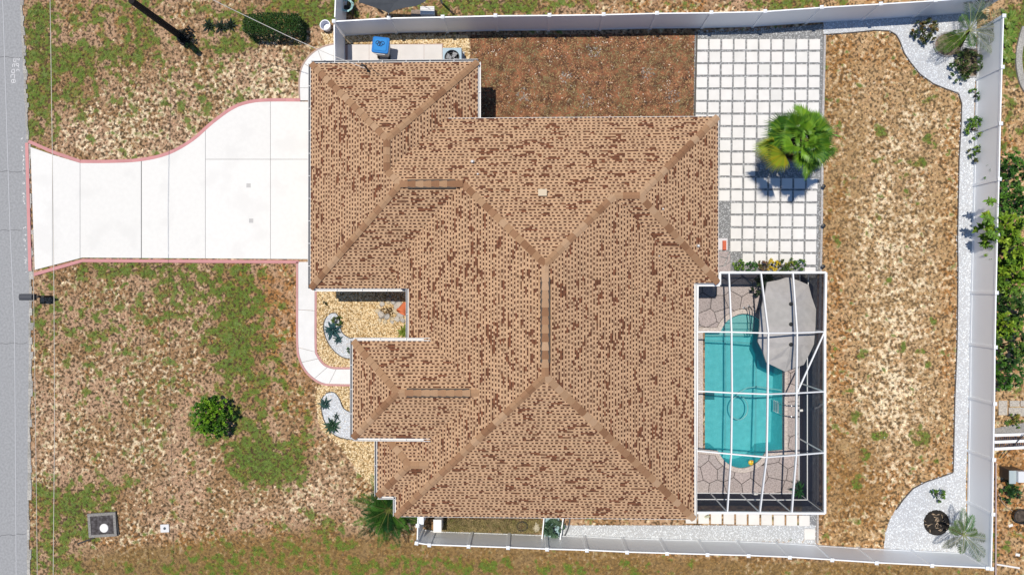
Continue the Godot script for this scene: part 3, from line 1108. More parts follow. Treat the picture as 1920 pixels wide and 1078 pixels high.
var cap_meshes := []
func cap_line(roof: Node3D, a: Vector2, b: Vector2, vent := false) -> void:
	if cap_meshes.is_empty():
		for k in 6:
			var m := MB.new()
			var base: Color = [Color(0.56, 0.35, 0.205), Color(0.48, 0.28, 0.155), Color(0.64, 0.42, 0.26), Color(0.36, 0.185, 0.095), Color(0.53, 0.32, 0.18), Color(0.45, 0.25, 0.135)][k]
			var w := 0.145
			var drop := 0.053
			var th := 0.02
			for s in [-1.0, 1.0]:
				var in0 := Vector3(0, 0.02, -0.15)
				var in1 := Vector3(0, 0.0, 0.15)
				var o0 := Vector3(s * w, 0.02 - drop, -0.15)
				var o1 := Vector3(s * w, -drop, 0.15)
				if s > 0:
					m.quad(in0, in1, o1, o0, base)
				else:
					m.quad(in1, in0, o0, o1, base)
				var lo := Vector3(0, th, 0)
				m.quad(o0, o0 - lo, o1 - lo, o1, base)
				m.quad(in0, o0, o0 - lo * 2.0, in0 - lo * 2.0, base)
			cap_meshes.append(m.mesh())
	var len := a.distance_to(b)
	var cnt := maxi(1, int(round(len / 0.33)))
	var ya := 0.035
	var pa := Vector3(a.x, roof_h(a.x + 0.001, a.y + 0.001), a.y)
	var pb := Vector3(b.x, roof_h(b.x, b.y), b.y)
	if pa.y < 0.0:
		var m2 := a.lerp(b, 0.02)
		pa = Vector3(a.x, roof_h(m2.x, m2.y), a.y)
	var d := (pb - pa).normalized()
	if vent:
		var m := MB.new()
		m.bar(pa.lerp(pb, 0.12) + UP * 0.035, pa.lerp(pb, 0.88) + UP * 0.035, 0.37, 0.07, Color(0.06, 0.045, 0.035))
		part(roof, "ridge_vent", m, mats.painted)
	for k in cnt:
		var q := pa + (pb - pa) * ((k + 0.5) / cnt)
		q.y += ya
		var in_vent := vent and (k + 0.5) / cnt > 0.06 and (k + 0.5) / cnt < 0.94
		if in_vent:
			q.y += 0.045
		var x := UP.cross(-d).normalized()
		var y := (-d).cross(x)
		var z := -d
		if d.y < -0.01 or (absf(d.y) < 0.01 and false):
			z = d
			x = UP.cross(z).normalized()
			y = z.cross(x)
		var s := Vector3(1.0, 1.0, len / cnt / 0.29)
		if in_vent:
			s.y = 0.25
			s.x = 0.98
		inst(roof, "ridge_cap", cap_meshes[rng.randi() % cap_meshes.size()], mats.shingle, Transform3D(Basis(x * s.x, y * s.y, z * s.z), q))


# ---------------------------------------------------------------- pool
func pool_outline() -> PackedVector2Array:
	var a := poly([1318, 623, 1350, 623])
	a.append_array(smooth_poly(poly([1350, 623, 1360, 605, 1376, 593, 1394, 588, 1412, 592, 1429, 604, 1440, 623]), false, 3))
	a.append_array(poly([1468, 624, 1468, 843, 1437, 846]))
	a.append_array(smooth_poly(poly([1437, 846, 1425, 862, 1409, 873, 1391, 877.5, 1372, 873, 1357, 862, 1346, 845]), false, 3))
	a.append_array(poly([1318, 842]))
	var out := PackedVector2Array()
	for q in a:
		if out.is_empty() or out[-1].distance_to(q) > 0.02:
			out.append(q)
	return out

func make_pool() -> void:
	var water := pool_outline()
	var pool := thing("swimming_pool", "turquoise swimming pool with rounded ends under the screen enclosure", "pool", P(1393, 733))
	var m := StandardMaterial3D.new()
	m.albedo_color = col(0.20, 0.74, 0.78)
	m.roughness = 0.9
	var nt := noise_tex(256, 0.02, Color(0.86, 0.90, 0.90), Color(1, 1, 1), 31)
	grain(m, nt, 0.5)
	var mb := MB.new()
	# basin: walls and floor, deeper towards the south end
	var loop := water
	if not Geometry2D.is_polygon_clockwise(loop):
		loop = loop.duplicate()
		loop.reverse()
	var z0 := P(1393, 588).z
	var z1 := P(1393, 877).z
	for k in loop.size():
		var a := loop[k]
		var b := loop[(k + 1) % loop.size()]
		var ya := -1.0 - 0.8 * clampf((a.y - z0) / (z1 - z0), 0, 1)
		var yb := -1.0 - 0.8 * clampf((b.y - z0) / (z1 - z0), 0, 1)
		mb.quad(Vector3(a.x, 0.02, a.y), Vector3(b.x, 0.02, b.y), Vector3(b.x, yb, b.y), Vector3(a.x, ya, a.y))
	var idx := Geometry2D.triangulate_polygon(loop)
	for k in range(0, idx.size(), 3):
		var t := []
		for j in 3:
			var q := loop[idx[k + j]]
			t.append(Vector3(q.x, -1.0 - 0.8 * clampf((q.y - z0) / (z1 - z0), 0, 1), q.y))
		if (t[1] - t[0]).cross(t[2] - t[0]).y > 0:
			mb.tri(t[0], t[1], t[2])
		else:
			mb.tri(t[0], t[2], t[1])
	part(pool, "basin", mb, m)
	# steps in the northern bow
	var sm := StandardMaterial3D.new()
	sm.albedo_color = col(0.30, 0.62, 0.60)
	sm.roughness = 0.9
	for k in 3:
		var y: float = [-0.28, -0.52, -0.78][k]
		var yy: float = [606, 618, 632][k]
		for q in Geometry2D.intersect_polygons(Geometry2D.offset_polygon(water, -0.01)[0], poly([1330, 560, 1460, 560, 1460, yy, 1330, yy])):
			mb = MB.new()
			mb.prism(q, y - 0.26, y)
			part(pool, "step", mb, sm)
	# coping
	var ring := Geometry2D.offset_polygon(water, 0.24, Geometry2D.JOIN_MITER)[0]
	var cop := Geometry2D.clip_polygons(ring, water)
	# ring clipped into stones by segments
	mb = MB.new()
	var wl := loop
	var stones := []
	for k in wl.size():
		var a := wl[k]
		var b := wl[(k + 1) % wl.size()]
		var pa := wl[(k - 1 + wl.size()) % wl.size()]
		var nb := wl[(k + 2) % wl.size()]
		var na := corner_normal(pa, a, b) * 0.22
		var nbn := corner_normal(a, b, nb) * 0.22
		var segs := maxi(1, int(round(a.distance_to(b) / 0.6)))
		for s in segs:
			var f0 := (s + 0.004) / segs
			var f1 := (s + 0.996) / segs
			stones.append(PackedVector2Array([a.lerp(b, f0), a.lerp(b, f1), (a + na).lerp(b + nbn, f1), (a + na).lerp(b + nbn, f0)]))
	for s in stones:
		mb = MB.new()
		mb.prism(s, -0.06, 0.085, Color(0.74, 0.65, 0.60) * rnd(0.95, 1.05))
		part(pool, "coping_stone", mb, mats.stone)
	# water surface
	var wm := StandardMaterial3D.new()
	wm.transparency = BaseMaterial3D.TRANSPARENCY_ALPHA
	wm.albedo_color = Color(0.0, 0.58, 0.63, 0.28)
	wm.roughness = 0.06
	wm.normal_enabled = true
	wm.normal_texture = noise_tex(256, 0.03, Color.BLACK, Color.WHITE, 33, true)
	wm.normal_scale = 0.12
	wm.uv1_triplanar = true
	wm.uv1_world_triplanar = true
	wm.uv1_scale = Vector3.ONE * 0.9
	mb = MB.new()
	mb.prism(Geometry2D.offset_polygon(water, -0.003)[0], -0.08, -0.08)
	part(pool, "water", mb, wm)
	# skimmer mouth and drain
	mb = MB.new()
	mb.box(P(1330, 741, -1.5) + UP * 0.04, Vector3(0.5, 0.06, 0.42), Basis.IDENTITY, Color(0.02, 0.10, 0.12))
	part(pool, "drain", mb, mats.painted)

	# flagstone deck
	var deck := thing("pool_deck", "grey-pink deck of large flagstones round the pool", "", Vector3.ZERO, "", "structure")
	var dp := poly([1288, 533, 1345, 533, 1345, 514, 1503, 514, 1502, 926, 1286, 926])
	var hole := ring
	mb = MB.new()
	for q in deck_pieces(dp, hole):
		mb.prism(q, -0.04, 0.036, Color(0.10, 0.085, 0.08))
	part(deck, "mortar", mb, mats.stone)
	var seeds := []
	var bb0 := P2(1262, 480)
	var bb1 := P2(1530, 950)
	var row := 0
	var z := bb0.y
	while z < bb1.y:
		var x := bb0.x + (0.42 if row % 2 else 0.0)
		while x < bb1.x:
			seeds.append(Vector2(x + rnd(-0.2, 0.2), z + rnd(-0.2, 0.2)))
			x += 0.84
		z += 0.74
		row += 1
	for i in seeds.size():
		var c: Vector2 = seeds[i]
		var cell := rect(c.x - 1.2, c.y - 1.2, c.x + 1.2, c.y + 1.2)
		for j in seeds.size():
			if j == i or seeds[j].distance_to(c) > 2.4:
				continue
			var mid: Vector2 = (seeds[j] + c) * 0.5
			var d: Vector2 = (seeds[j] - c).normalized()
			cell = half_plane(cell, d.x, d.y, -mid.dot(d))
		var sh := Geometry2D.offset_polygon(cell, -0.016)
		if sh.is_empty():
			continue
		for q in Geometry2D.intersect_polygons(sh[0], dp):
			for r in Geometry2D.clip_polygons(q, hole):
				if Geometry2D.is_polygon_clockwise(r) != Geometry2D.is_polygon_clockwise(q):
					continue
				if poly_area(r) < 0.012:
					continue
				mb = MB.new()
				var t := rnd(0.88, 1.1)
				mb.prism(r, -0.03, 0.05 + rnd(-0.004, 0.004), Color(0.54 * t, 0.46 * t, 0.45 * t).lerp(Color(0.56, 0.51, 0.49), rng.randf() * 0.5))
				part(deck, "flagstone", mb, mats.stone)
	pool_things()

func poly_area(q: PackedVector2Array) -> float:
	var a := 0.0
	for i in q.size():
		a += q[i].cross(q[(i + 1) % q.size()])
	return absf(a) * 0.5

func deck_pieces(dp: PackedVector2Array, hole: PackedVector2Array) -> Array:
	# the deck without the pool, cut in two so that no piece has a hole
	var out := []
	var cx := P(1393, 700).x
	for r in [rect(cx - 20, -20, cx, 20), rect(cx, -20, cx + 20, 20)]:
		for q in Geometry2D.intersect_polygons(dp, r):
			out.append_array(Geometry2D.clip_polygons(q, hole))
	return out

func corner_normal(p: Vector2, q: Vector2, r: Vector2) -> Vector2:
	# outward, for a clockwise loop (y down)
	var d0 := (q - p).normalized()
	var d1 := (r - q).normalized()
	var n0 := Vector2(d0.y, -d0.x)
	var n1 := Vector2(d1.y, -d1.x)
	if not Geometry2D.is_polygon_clockwise(PackedVector2Array([Vector2(0, 0), Vector2(1, 0), Vector2(1, 1)])):
		n0 = -n0
		n1 = -n1
	var m := (n0 + n1)
	if m.length() < 0.1:
		return n1
	m = m.normalized()
	return m / maxf(0.5, m.dot(n1))

func pool_things() -> void:
	# grab rail at the steps
	var g := thing("grab_rail", "chrome pool grab rail arching over the pool steps", "rail", P(1399, 590))
	for s in [[1395, 577, 1397, 622], [1404, 574, 1402, 622]]:
		var mb := MB.new()
		var a := P(s[0], s[1])
		var b := P(s[2], s[3], -0.4)
		mb.tube([a + UP * 0.04, a + UP * 0.75, a + Vector3(0, 0.88, 0.14), a.lerp(b, 0.5) + UP * 0.92, b + UP * 0.85, b + Vector3(0, 0.3, 0.12), b - UP * 0.1], 0.026, 0.026, 8)
		part(g, "rail", mb, mats.chrome)
		mb = MB.new()
		mb.lathe(a + UP * 0.04, [Vector2(0.07, 0), Vector2(0.06, 0.03), Vector2(0.026, 0.035)], 10)
		part(g, "flange", mb, mats.chrome)
	# ladder
	var l := thing("pool_ladder", "steel pool ladder hanging into the water at the deck edge", "ladder", P(1472, 765))
	for s in [[1494, 757], [1494, 777]]:
		var mb := MB.new()
		var a := P(s[0] - 4, s[1])
		var b := P(1461, s[1] - 2, -0.1)
		mb.tube([a + UP * 0.04, a + UP * 0.62, a.lerp(b, 0.25) + UP * 0.75, a.lerp(b, 0.75) + UP * 0.74, b + UP * 0.5, b - UP * 0.9], 0.024, 0.024, 8)
		part(l, "rail", mb, mats.chrome)
	for k in 3:
		var mb := MB.new()
		mb.bar(P(1461, 754, -0.1) - UP * (0.12 + k * 0.26), P(1461, 776, -0.1) - UP * (0.12 + k * 0.26), 0.09, 0.03)
		part(l, "tread", mb, mats.grey_metal)
	# floating cleaner hose
	var mb := MB.new()
	var pts := []
	for k in 23:
		var a := -1.3 + TAU * k / 22.0 * 0.96
		pts.append(P(1386 + 17 * cos(a), 765 + 22 * sin(a), -0.06))
	for q in [[1383, 741], [1388, 735], [1402, 727], [1420, 725], [1440, 728], [1466, 732]]:
		pts.append(P(q[0], q[1], -0.06))
	mb.tube(pts, 0.03, 0.03, 7, Color(0.16, 0.44, 0.46))
	single("pool_hose", "pale blue cleaner hose coiled in a loop on the pool water", "hose", mb, mats.glossy_painted, P(1390, 750))
	# rubber duck
	var d := P(1408, 867, -0.06)
	var duck := thing("rubber_duck", "small yellow rubber duck floating at the round pool end", "toy", d)
	mb = MB.new()
	mb.lathe(d - UP * 0.01, [Vector2(0.0, 0.0), Vector2(0.10, 0.02), Vector2(0.125, 0.06), Vector2(0.10, 0.11), Vector2(0.0, 0.135)], 12, Color(0.75, 0.50, 0.03))
	part(duck, "body", mb, mats.glossy_painted)
	mb = MB.new()
	mb.lathe(d + Vector3(0.03, 0.11, -0.05), [Vector2(0.0, 0.0), Vector2(0.055, 0.03), Vector2(0.06, 0.07), Vector2(0.035, 0.11), Vector2(0, 0.12)], 10, Color(0.78, 0.54, 0.04))
	part(duck, "head", mb, mats.glossy_painted)
	mb = MB.new()
	mb.box(d + Vector3(0.05, 0.16, -0.115), Vector3(0.05, 0.02, 0.05), Basis.IDENTITY, Color(0.7, 0.2, 0.02))
	part(duck, "bill", mb, mats.glossy_painted)
	# twin umbrella
	var u := P(1478, 607, 2.5)
	var um := thing("patio_umbrella", "large oval grey twin parasol standing over the pool edge", "umbrella", Vector3(u.x, 0.05, u.z))
	var rim := [[1439, 529], [1460, 522], [1478, 519], [1500, 524], [1517, 534], [1524, 556], [1531, 580], [1531, 612], [1527, 646], [1519, 666], [1508, 684], [1492, 692], [1473, 697], [1452, 690], [1438, 680], [1429, 662], [1422, 641], [1423, 612], [1426, 585], [1432, 553]]
	var hub0 := P(1484, 570, 2.62)
	var hub1 := P(1484, 646, 2.62)
	hub0.y = 2.62
	var pcx := hub0.lerp(hub1, 0.5)
	mb = MB.new()
	var cg := Color(0.44, 0.425, 0.415)
	for k in rim.size():
		var a := P(rim[k][0], rim[k][1], 2.2)
		var b := P(rim[(k + 1) % rim.size()][0], rim[(k + 1) % rim.size()][1], 2.2)
		if k % 2 == 1:
			a = Vector3(pcx.x, a.y + 0.05, pcx.z) + (a - pcx) * Vector3(0.965, 0, 0.965)
		else:
			b = Vector3(pcx.x, b.y + 0.05, pcx.z) + (b - pcx) * Vector3(0.965, 0, 0.965)
		var ta := clampf((a.z - hub0.z) / (hub1.z - hub0.z), 0, 1)
		var tb := clampf((b.z - hub0.z) / (hub1.z - hub0.z), 0, 1)
		var ha := hub0.lerp(hub1, ta)
		var hb := hub0.lerp(hub1, tb)
		var tone := cg * rnd(0.97, 1.03)
		# sagging cloth between spine and rim
		var ma := ha.lerp(a, 0.55) + UP * (0.03 if k % 2 == 0 else -0.05)
		var mbp := hb.lerp(b, 0.55) + UP * (-0.05 if k % 2 == 0 else 0.03)
		mb.quad(ha, ma, mbp, hb, tone)
		mb.quad(ma, a, b, mbp, tone)
		mb.quad(a, a - UP * 0.12, b - UP * 0.12, b, tone * 0.95)
	part(um, "canopy", mb, mats.canvas)
	for q in [hub0, hub0.lerp(hub1, 0.5), hub1]:
		mb = MB.new()
		mb.lathe(q - UP * 0.02, [Vector2(0.09, 0.0), Vector2(0.09, 0.04), Vector2(0.04, 0.07), Vector2(0.045, 0.12), Vector2(0.0, 0.15)], 10)
		part(um, "finial", mb, mats.black_plastic)
	var pole := hub0.lerp(hub1, 0.5)
	mb = MB.new()
	mb.tube([Vector3(pole.x, 0.05, pole.z), pole], 0.03, 0.03, 8)
	part(um, "pole", mb, mats.dark_grey)
	mb = MB.new()
	mb.box(Vector3(pole.x, 0.09, pole.z), Vector3(0.55, 0.08, 0.55))
	part(um, "base", mb, mats.dark_grey)
	# potted plant inside the corner
	var pp := P(1494, 915)
	var pot := thing("potted_plant", "dark green spiky potted plant inside the corner of the enclosure", "plant", pp + UP * 0.05)
	mb = MB.new()
	mb.lathe(pp + UP * 0.05, [Vector2(0.0, 0.0), Vector2(0.15, 0.0), Vector2(0.22, 0.36), Vector2(0.19, 0.36), Vector2(0.18, 0.30), Vector2(0, 0.30)], 14, Color(0.03, 0.035, 0.04))
	part(pot, "pot", mb, mats.glossy_painted)
	mb = MB.new()
	for k in 42:
		var a := rnd(0, TAU)
		var e := rnd(0.15, 1.2)
		var dv := Vector3(cos(a) * cos(e), sin(e), sin(a) * cos(e))
		mb.leaf(pp + UP * 0.36, dv, Vector3(-cos(a) * sin(e), cos(e), -sin(a) * sin(e)), rnd(0.4, 0.75), 0.07, Color(0.02, 0.10, 0.055).lerp(Color(0.05, 0.16, 0.04), rng.randf()))
	part(pot, "foliage", mb, mats.leaf)
	shrub("shadow_plant", "dark leaves added to stand for plant shadows inside the upper screen wall beside the parasol", "plant", P(1421, 533) + UP * 0.05, 0.5, 1.5, 260, 0.16, [Color(0.02, 0.04, 0.02), Color(0.035, 0.06, 0.025)])  # near-black leaves added in place of plant shadows falling on the deck
	# white sack beyond the south screen, pipes beyond the east screen
	var sk := P(1414, 930, 0.0)
	mb = MB.new()
	mb.lathe(sk, [Vector2(0.17, 0.0), Vector2(0.22, 0.1), Vector2(0.20, 0.25), Vector2(0.09, 0.40), Vector2(0.11, 0.46), Vector2(0.0, 0.44)], 12, Color(0.78, 0.78, 0.76))
	single("white_sack", "white tied sack standing behind the screen below the pool", "sack", mb, mats.painted, sk)
	mb = MB.new()
	mb.tube([P(1500, 770, 0.5), P(1520, 768, 0.5), P(1535, 764, 0.45), P(1543, 757, 0.4)], 0.06, 0.05, 8, Color(0.75, 0.75, 0.74))
	for s in [P(1503, 770, 0.5), P(1541, 758, 0.4)]:
		mb.tube([s, Vector3(s.x, 0.0, s.z)], 0.025, 0.025, 6, Color(0.7, 0.7, 0.7))
	single("drain_pipe", "white plastic pipe lying outside the enclosure near the ladder", "pipe", mb, mats.painted, P(1520, 768))


# ---------------------------------------------------------------- pool enclosure
func make_enclosure() -> void:
	var root := thing("screen_enclosure", "white aluminium pool enclosure with dark insect screens", "enclosure", P(1425, 735))
	# nodes of the roof grid: photograph position and height
	var he := 3.0
	var grid := [
		[[1350, 511, he], [1367, 511, he], [1427, 511, he], [1487, 511, he], [1549, 511, he]],
		[[1307, 622, he], [1372, 622.5, 3.45], [1441, 624.5, 4.05], [1495, 624, 3.5], [1547, 622, he]],
		[[1307, 733, he], [1373, 736.5, 3.45], [1440, 739, 4.05], [1494, 737, 3.5], [1547, 734, he]],
		[[1306, 845, he], [1371.5, 851, 3.45], [1438, 857, 4.05], [1493.5, 853, 3.5], [1547, 848.5, he]],
		[[1304, 961, he], [1364, 961, he], [1425, 961.5, he], [1485, 962, he], [1547, 962, he]]]
	var nodes := []
	for r in grid:
		var rr := []
		for q in r:
			rr.append(P(q[0], q[1], q[2]))
		nodes.append(rr)
	var c0 := P(1308, 534, he)
	var c1 := P(1350, 534, he)
	var frame: Material = mats.white_metal
	var beam := func(a: Vector3, b: Vector3, w: float, h: float, called: String):
		var mb := MB.new()
		mb.bar(a, b, w, h)
		part(root, called, mb, frame)
	for r in nodes.size():
		for k in 4:
			if r == 0 or r == 4:
				beam.call(nodes[r][k], nodes[r][k + 1], 0.09, 0.14, "eave_beam")
			else:
				beam.call(nodes[r][k], nodes[r][k + 1], 0.052, 0.12, "purlin")
	for k in 5:
		for r in 4:
			if k == 0 and r == 0:
				continue
			if k == 4 or k == 0:
				beam.call(nodes[r][k], nodes[r + 1][k], 0.09, 0.145, "eave_beam")
			else:
				beam.call(nodes[r][k], nodes[r + 1][k], 0.055, 0.125, "roof_beam")
	beam.call(nodes[0][0], c1, 0.09, 0.145, "eave_beam")
	beam.call(c1, c0, 0.13, 0.14, "eave_beam")
	beam.call(c0, nodes[1][0], 0.09, 0.145, "eave_beam")
	beam.call(nodes[1][4], P(1495, 737, 3.5), 0.055, 0.06, "brace")
	# walls: posts, rails
	var foot := func(q: Vector3): return Vector3(q.x, 0.05, q.z)
	var posts := []
	for r in range(1, 5):
		posts.append(nodes[r][4])
	for k in range(0, 4):
		posts.append(nodes[4][k])
		posts.append(nodes[0][k])
	posts.append(nodes[0][4])
	for q in posts:
		beam.call(foot.call(q), q - UP * 0.07, 0.055, 0.055, "post")
	var sides := [[nodes[0][4], nodes[1][4], nodes[2][4], nodes[3][4], nodes[4][4]], [nodes[4][0], nodes[4][1], nodes[4][2], nodes[4][3], nodes[4][4]], [nodes[0][0], nodes[0][1], nodes[0][2], nodes[0][3], nodes[0][4]]]
	var wallm := StandardMaterial3D.new()
	wallm.transparency = BaseMaterial3D.TRANSPARENCY_ALPHA
	wallm.albedo_color = Color(0.11, 0.15, 0.25, 0.90)
	wallm.roughness = 0.85
	wallm.cull_mode = BaseMaterial3D.CULL_DISABLED
	var roofm := StandardMaterial3D.new()
	roofm.transparency = BaseMaterial3D.TRANSPARENCY_ALPHA
	roofm.albedo_color = Color(0.16, 0.17, 0.18, 0.07)
	roofm.roughness = 0.85
	roofm.cull_mode = BaseMaterial3D.CULL_DISABLED
	for s in sides:
		for k in s.size() - 1:
			var a: Vector3 = foot.call(s[k])
			var b: Vector3 = foot.call(s[k + 1])
			beam.call(a + UP * 0.03, b + UP * 0.03, 0.055, 0.06, "sill_rail")
			beam.call(a + UP * 1.05, b + UP * 1.05, 0.055, 0.055, "chair_rail")
			var mb := MB.new()
			mb.quad(a + UP * 0.06, b + UP * 0.06, b + UP * 1.02, a + UP * 1.02)
			part(root, "wall_screen", mb, wallm, false)
			mb = MB.new()
			mb.quad(a + UP * 1.08, b + UP * 1.08, b + UP * 2.88, a + UP * 2.88)
			part(root, "wall_screen", mb, wallm, false)
	for r in 4:
		for k in 4:
			var a: Vector3 = nodes[r][k]
			var b: Vector3 = nodes[r][k + 1]
			var c: Vector3 = nodes[r + 1][k + 1]
			var d: Vector3 = nodes[r + 1][k]
			var mb := MB.new()
			if r == 0 and k == 0:
				mb.quad(a, d, c, b)
				mb.tri(c1, c0, nodes[1][0])
			else:
				mb.quad(a, d, c, b)
			part(root, "roof_screen", mb, roofm, false)


# ---------------------------------------------------------------- fences
func fence(called: String, label: String, tops: Array, h := 1.83, skip := []) -> Node3D:
	var pts := []
	for t in tops:
		var q := P(t[0], t[1], h)
		q.y = 0.0
		pts.append(q)
	var root := thing(called, label, "fence", pts[0], "white vinyl privacy fences")
	var pm := MB.new()
	pm.box(Vector3(0, (h + 0.04) * 0.5, 0), Vector3(0.125, h + 0.04, 0.125))
	var post := pm.mesh()
	pm = MB.new()
	pm.box(Vector3(0, 0.012, 0), Vector3(0.165, 0.024, 0.165))
	pm.quad(Vector3(-0.08, 0.024, 0.08), Vector3(0.08, 0.024, 0.08), Vector3(0.02, 0.075, 0.02), Vector3(-0.02, 0.075, 0.02))
	pm.quad(Vector3(0.08, 0.024, 0.08), Vector3(0.08, 0.024, -0.08), Vector3(0.02, 0.075, -0.02), Vector3(0.02, 0.075, 0.02))
	pm.quad(Vector3(0.08, 0.024, -0.08), Vector3(-0.08, 0.024, -0.08), Vector3(-0.02, 0.075, -0.02), Vector3(0.02, 0.075, -0.02))
	pm.quad(Vector3(-0.08, 0.024, -0.08), Vector3(-0.08, 0.024, 0.08), Vector3(-0.02, 0.075, 0.02), Vector3(-0.02, 0.075, -0.02))
	pm.quad(Vector3(-0.02, 0.075, 0.02), Vector3(0.02, 0.075, 0.02), Vector3(0.02, 0.075, -0.02), Vector3(-0.02, 0.075, -0.02))
	var capm := pm.mesh()
	for i in pts.size():
		var dir: Vector3 = (pts[mini(i + 1, pts.size() - 1)] - pts[maxi(i - 1, 0)]).normalized()
		var b := Basis(UP, atan2(-dir.z, dir.x))
		if not (i in skip):
			var po := inst(root, "post", post, mats.white_vinyl, Transform3D(b, pts[i]))
			inst(po, "post_cap", capm, mats.white_vinyl, Transform3D(b, pts[i] + UP * (h + 0.04)))
	for i in pts.size() - 1:
		var a: Vector3 = pts[i]
		var b: Vector3 = pts[i + 1]
		var d := (b - a).normalized() * 0.055
		var mb := MB.new()
		mb.bar(a + d + UP * (h * 0.5), b - d + UP * (h * 0.5), 0.028, h - 0.26)
		part(root, "panel", mb, mats.white_vinyl)
		mb = MB.new()
		mb.bar(a + d + UP * (h - 0.06), b - d + UP * (h - 0.06), 0.05, 0.13)
		part(root, "top_rail", mb, mats.white_vinyl)
		mb = MB.new()
		mb.bar(a + d + UP * 0.09, b - d + UP * 0.09, 0.05, 0.13)
		part(root, "bottom_rail", mb, mats.white_vinyl)
	return root

func make_fences() -> void:
	fence("vinyl_fence", "long white vinyl fence behind the garage and mulch bed, shaded on its inner face", [[626, 40], [729, 34], [830, 32], [929, 29.6], [1030.4, 28.8], [1132, 27.5], [1232, 25], [1334, 24], [1435, 21.5], [1541, 14], [1652, 7.5], [1754, 1.2], [1855, -6], [1884, -10]])
	fence("vinyl_fence", "white vinyl fence along the back gravel strip beside the leafy hedge", [[1883, 30], [1880, 126], [1877, 232], [1874.5, 336], [1871.5, 440], [1869, 549], [1867, 651], [1866, 757], [1864, 862], [1862.5, 964], [1860, 1066]])
	fence("vinyl_fence", "white vinyl fence along the lower lawn below the house", [[781, 1018], [805, 1021.5], [878.6, 1024], [952.7, 1026.5], [1026, 1029.5], [1100.6, 1031.5], [1176, 1035], [1251, 1037.3], [1326.6, 1039.5], [1403.7, 1041.5], [1481, 1044.5], [1560.5, 1049.5], [1644, 1055], [1748, 1060], [1852, 1065]])
	fence("fence_gate", "narrow white vinyl gate between the lower fence and the house wall", [[782, 1014], [783, 985], [784, 958]], 1.83, [0])
	fence("vinyl_fence", "short white vinyl fence joining the garage corner to the neighbour", [[626, 44], [627, 118]], 1.83, [0])
	fence("vinyl_fence", "white vinyl fence running off past the coiled hose and shade sail", [[627, 34], [631, -62]], 1.83, [0])


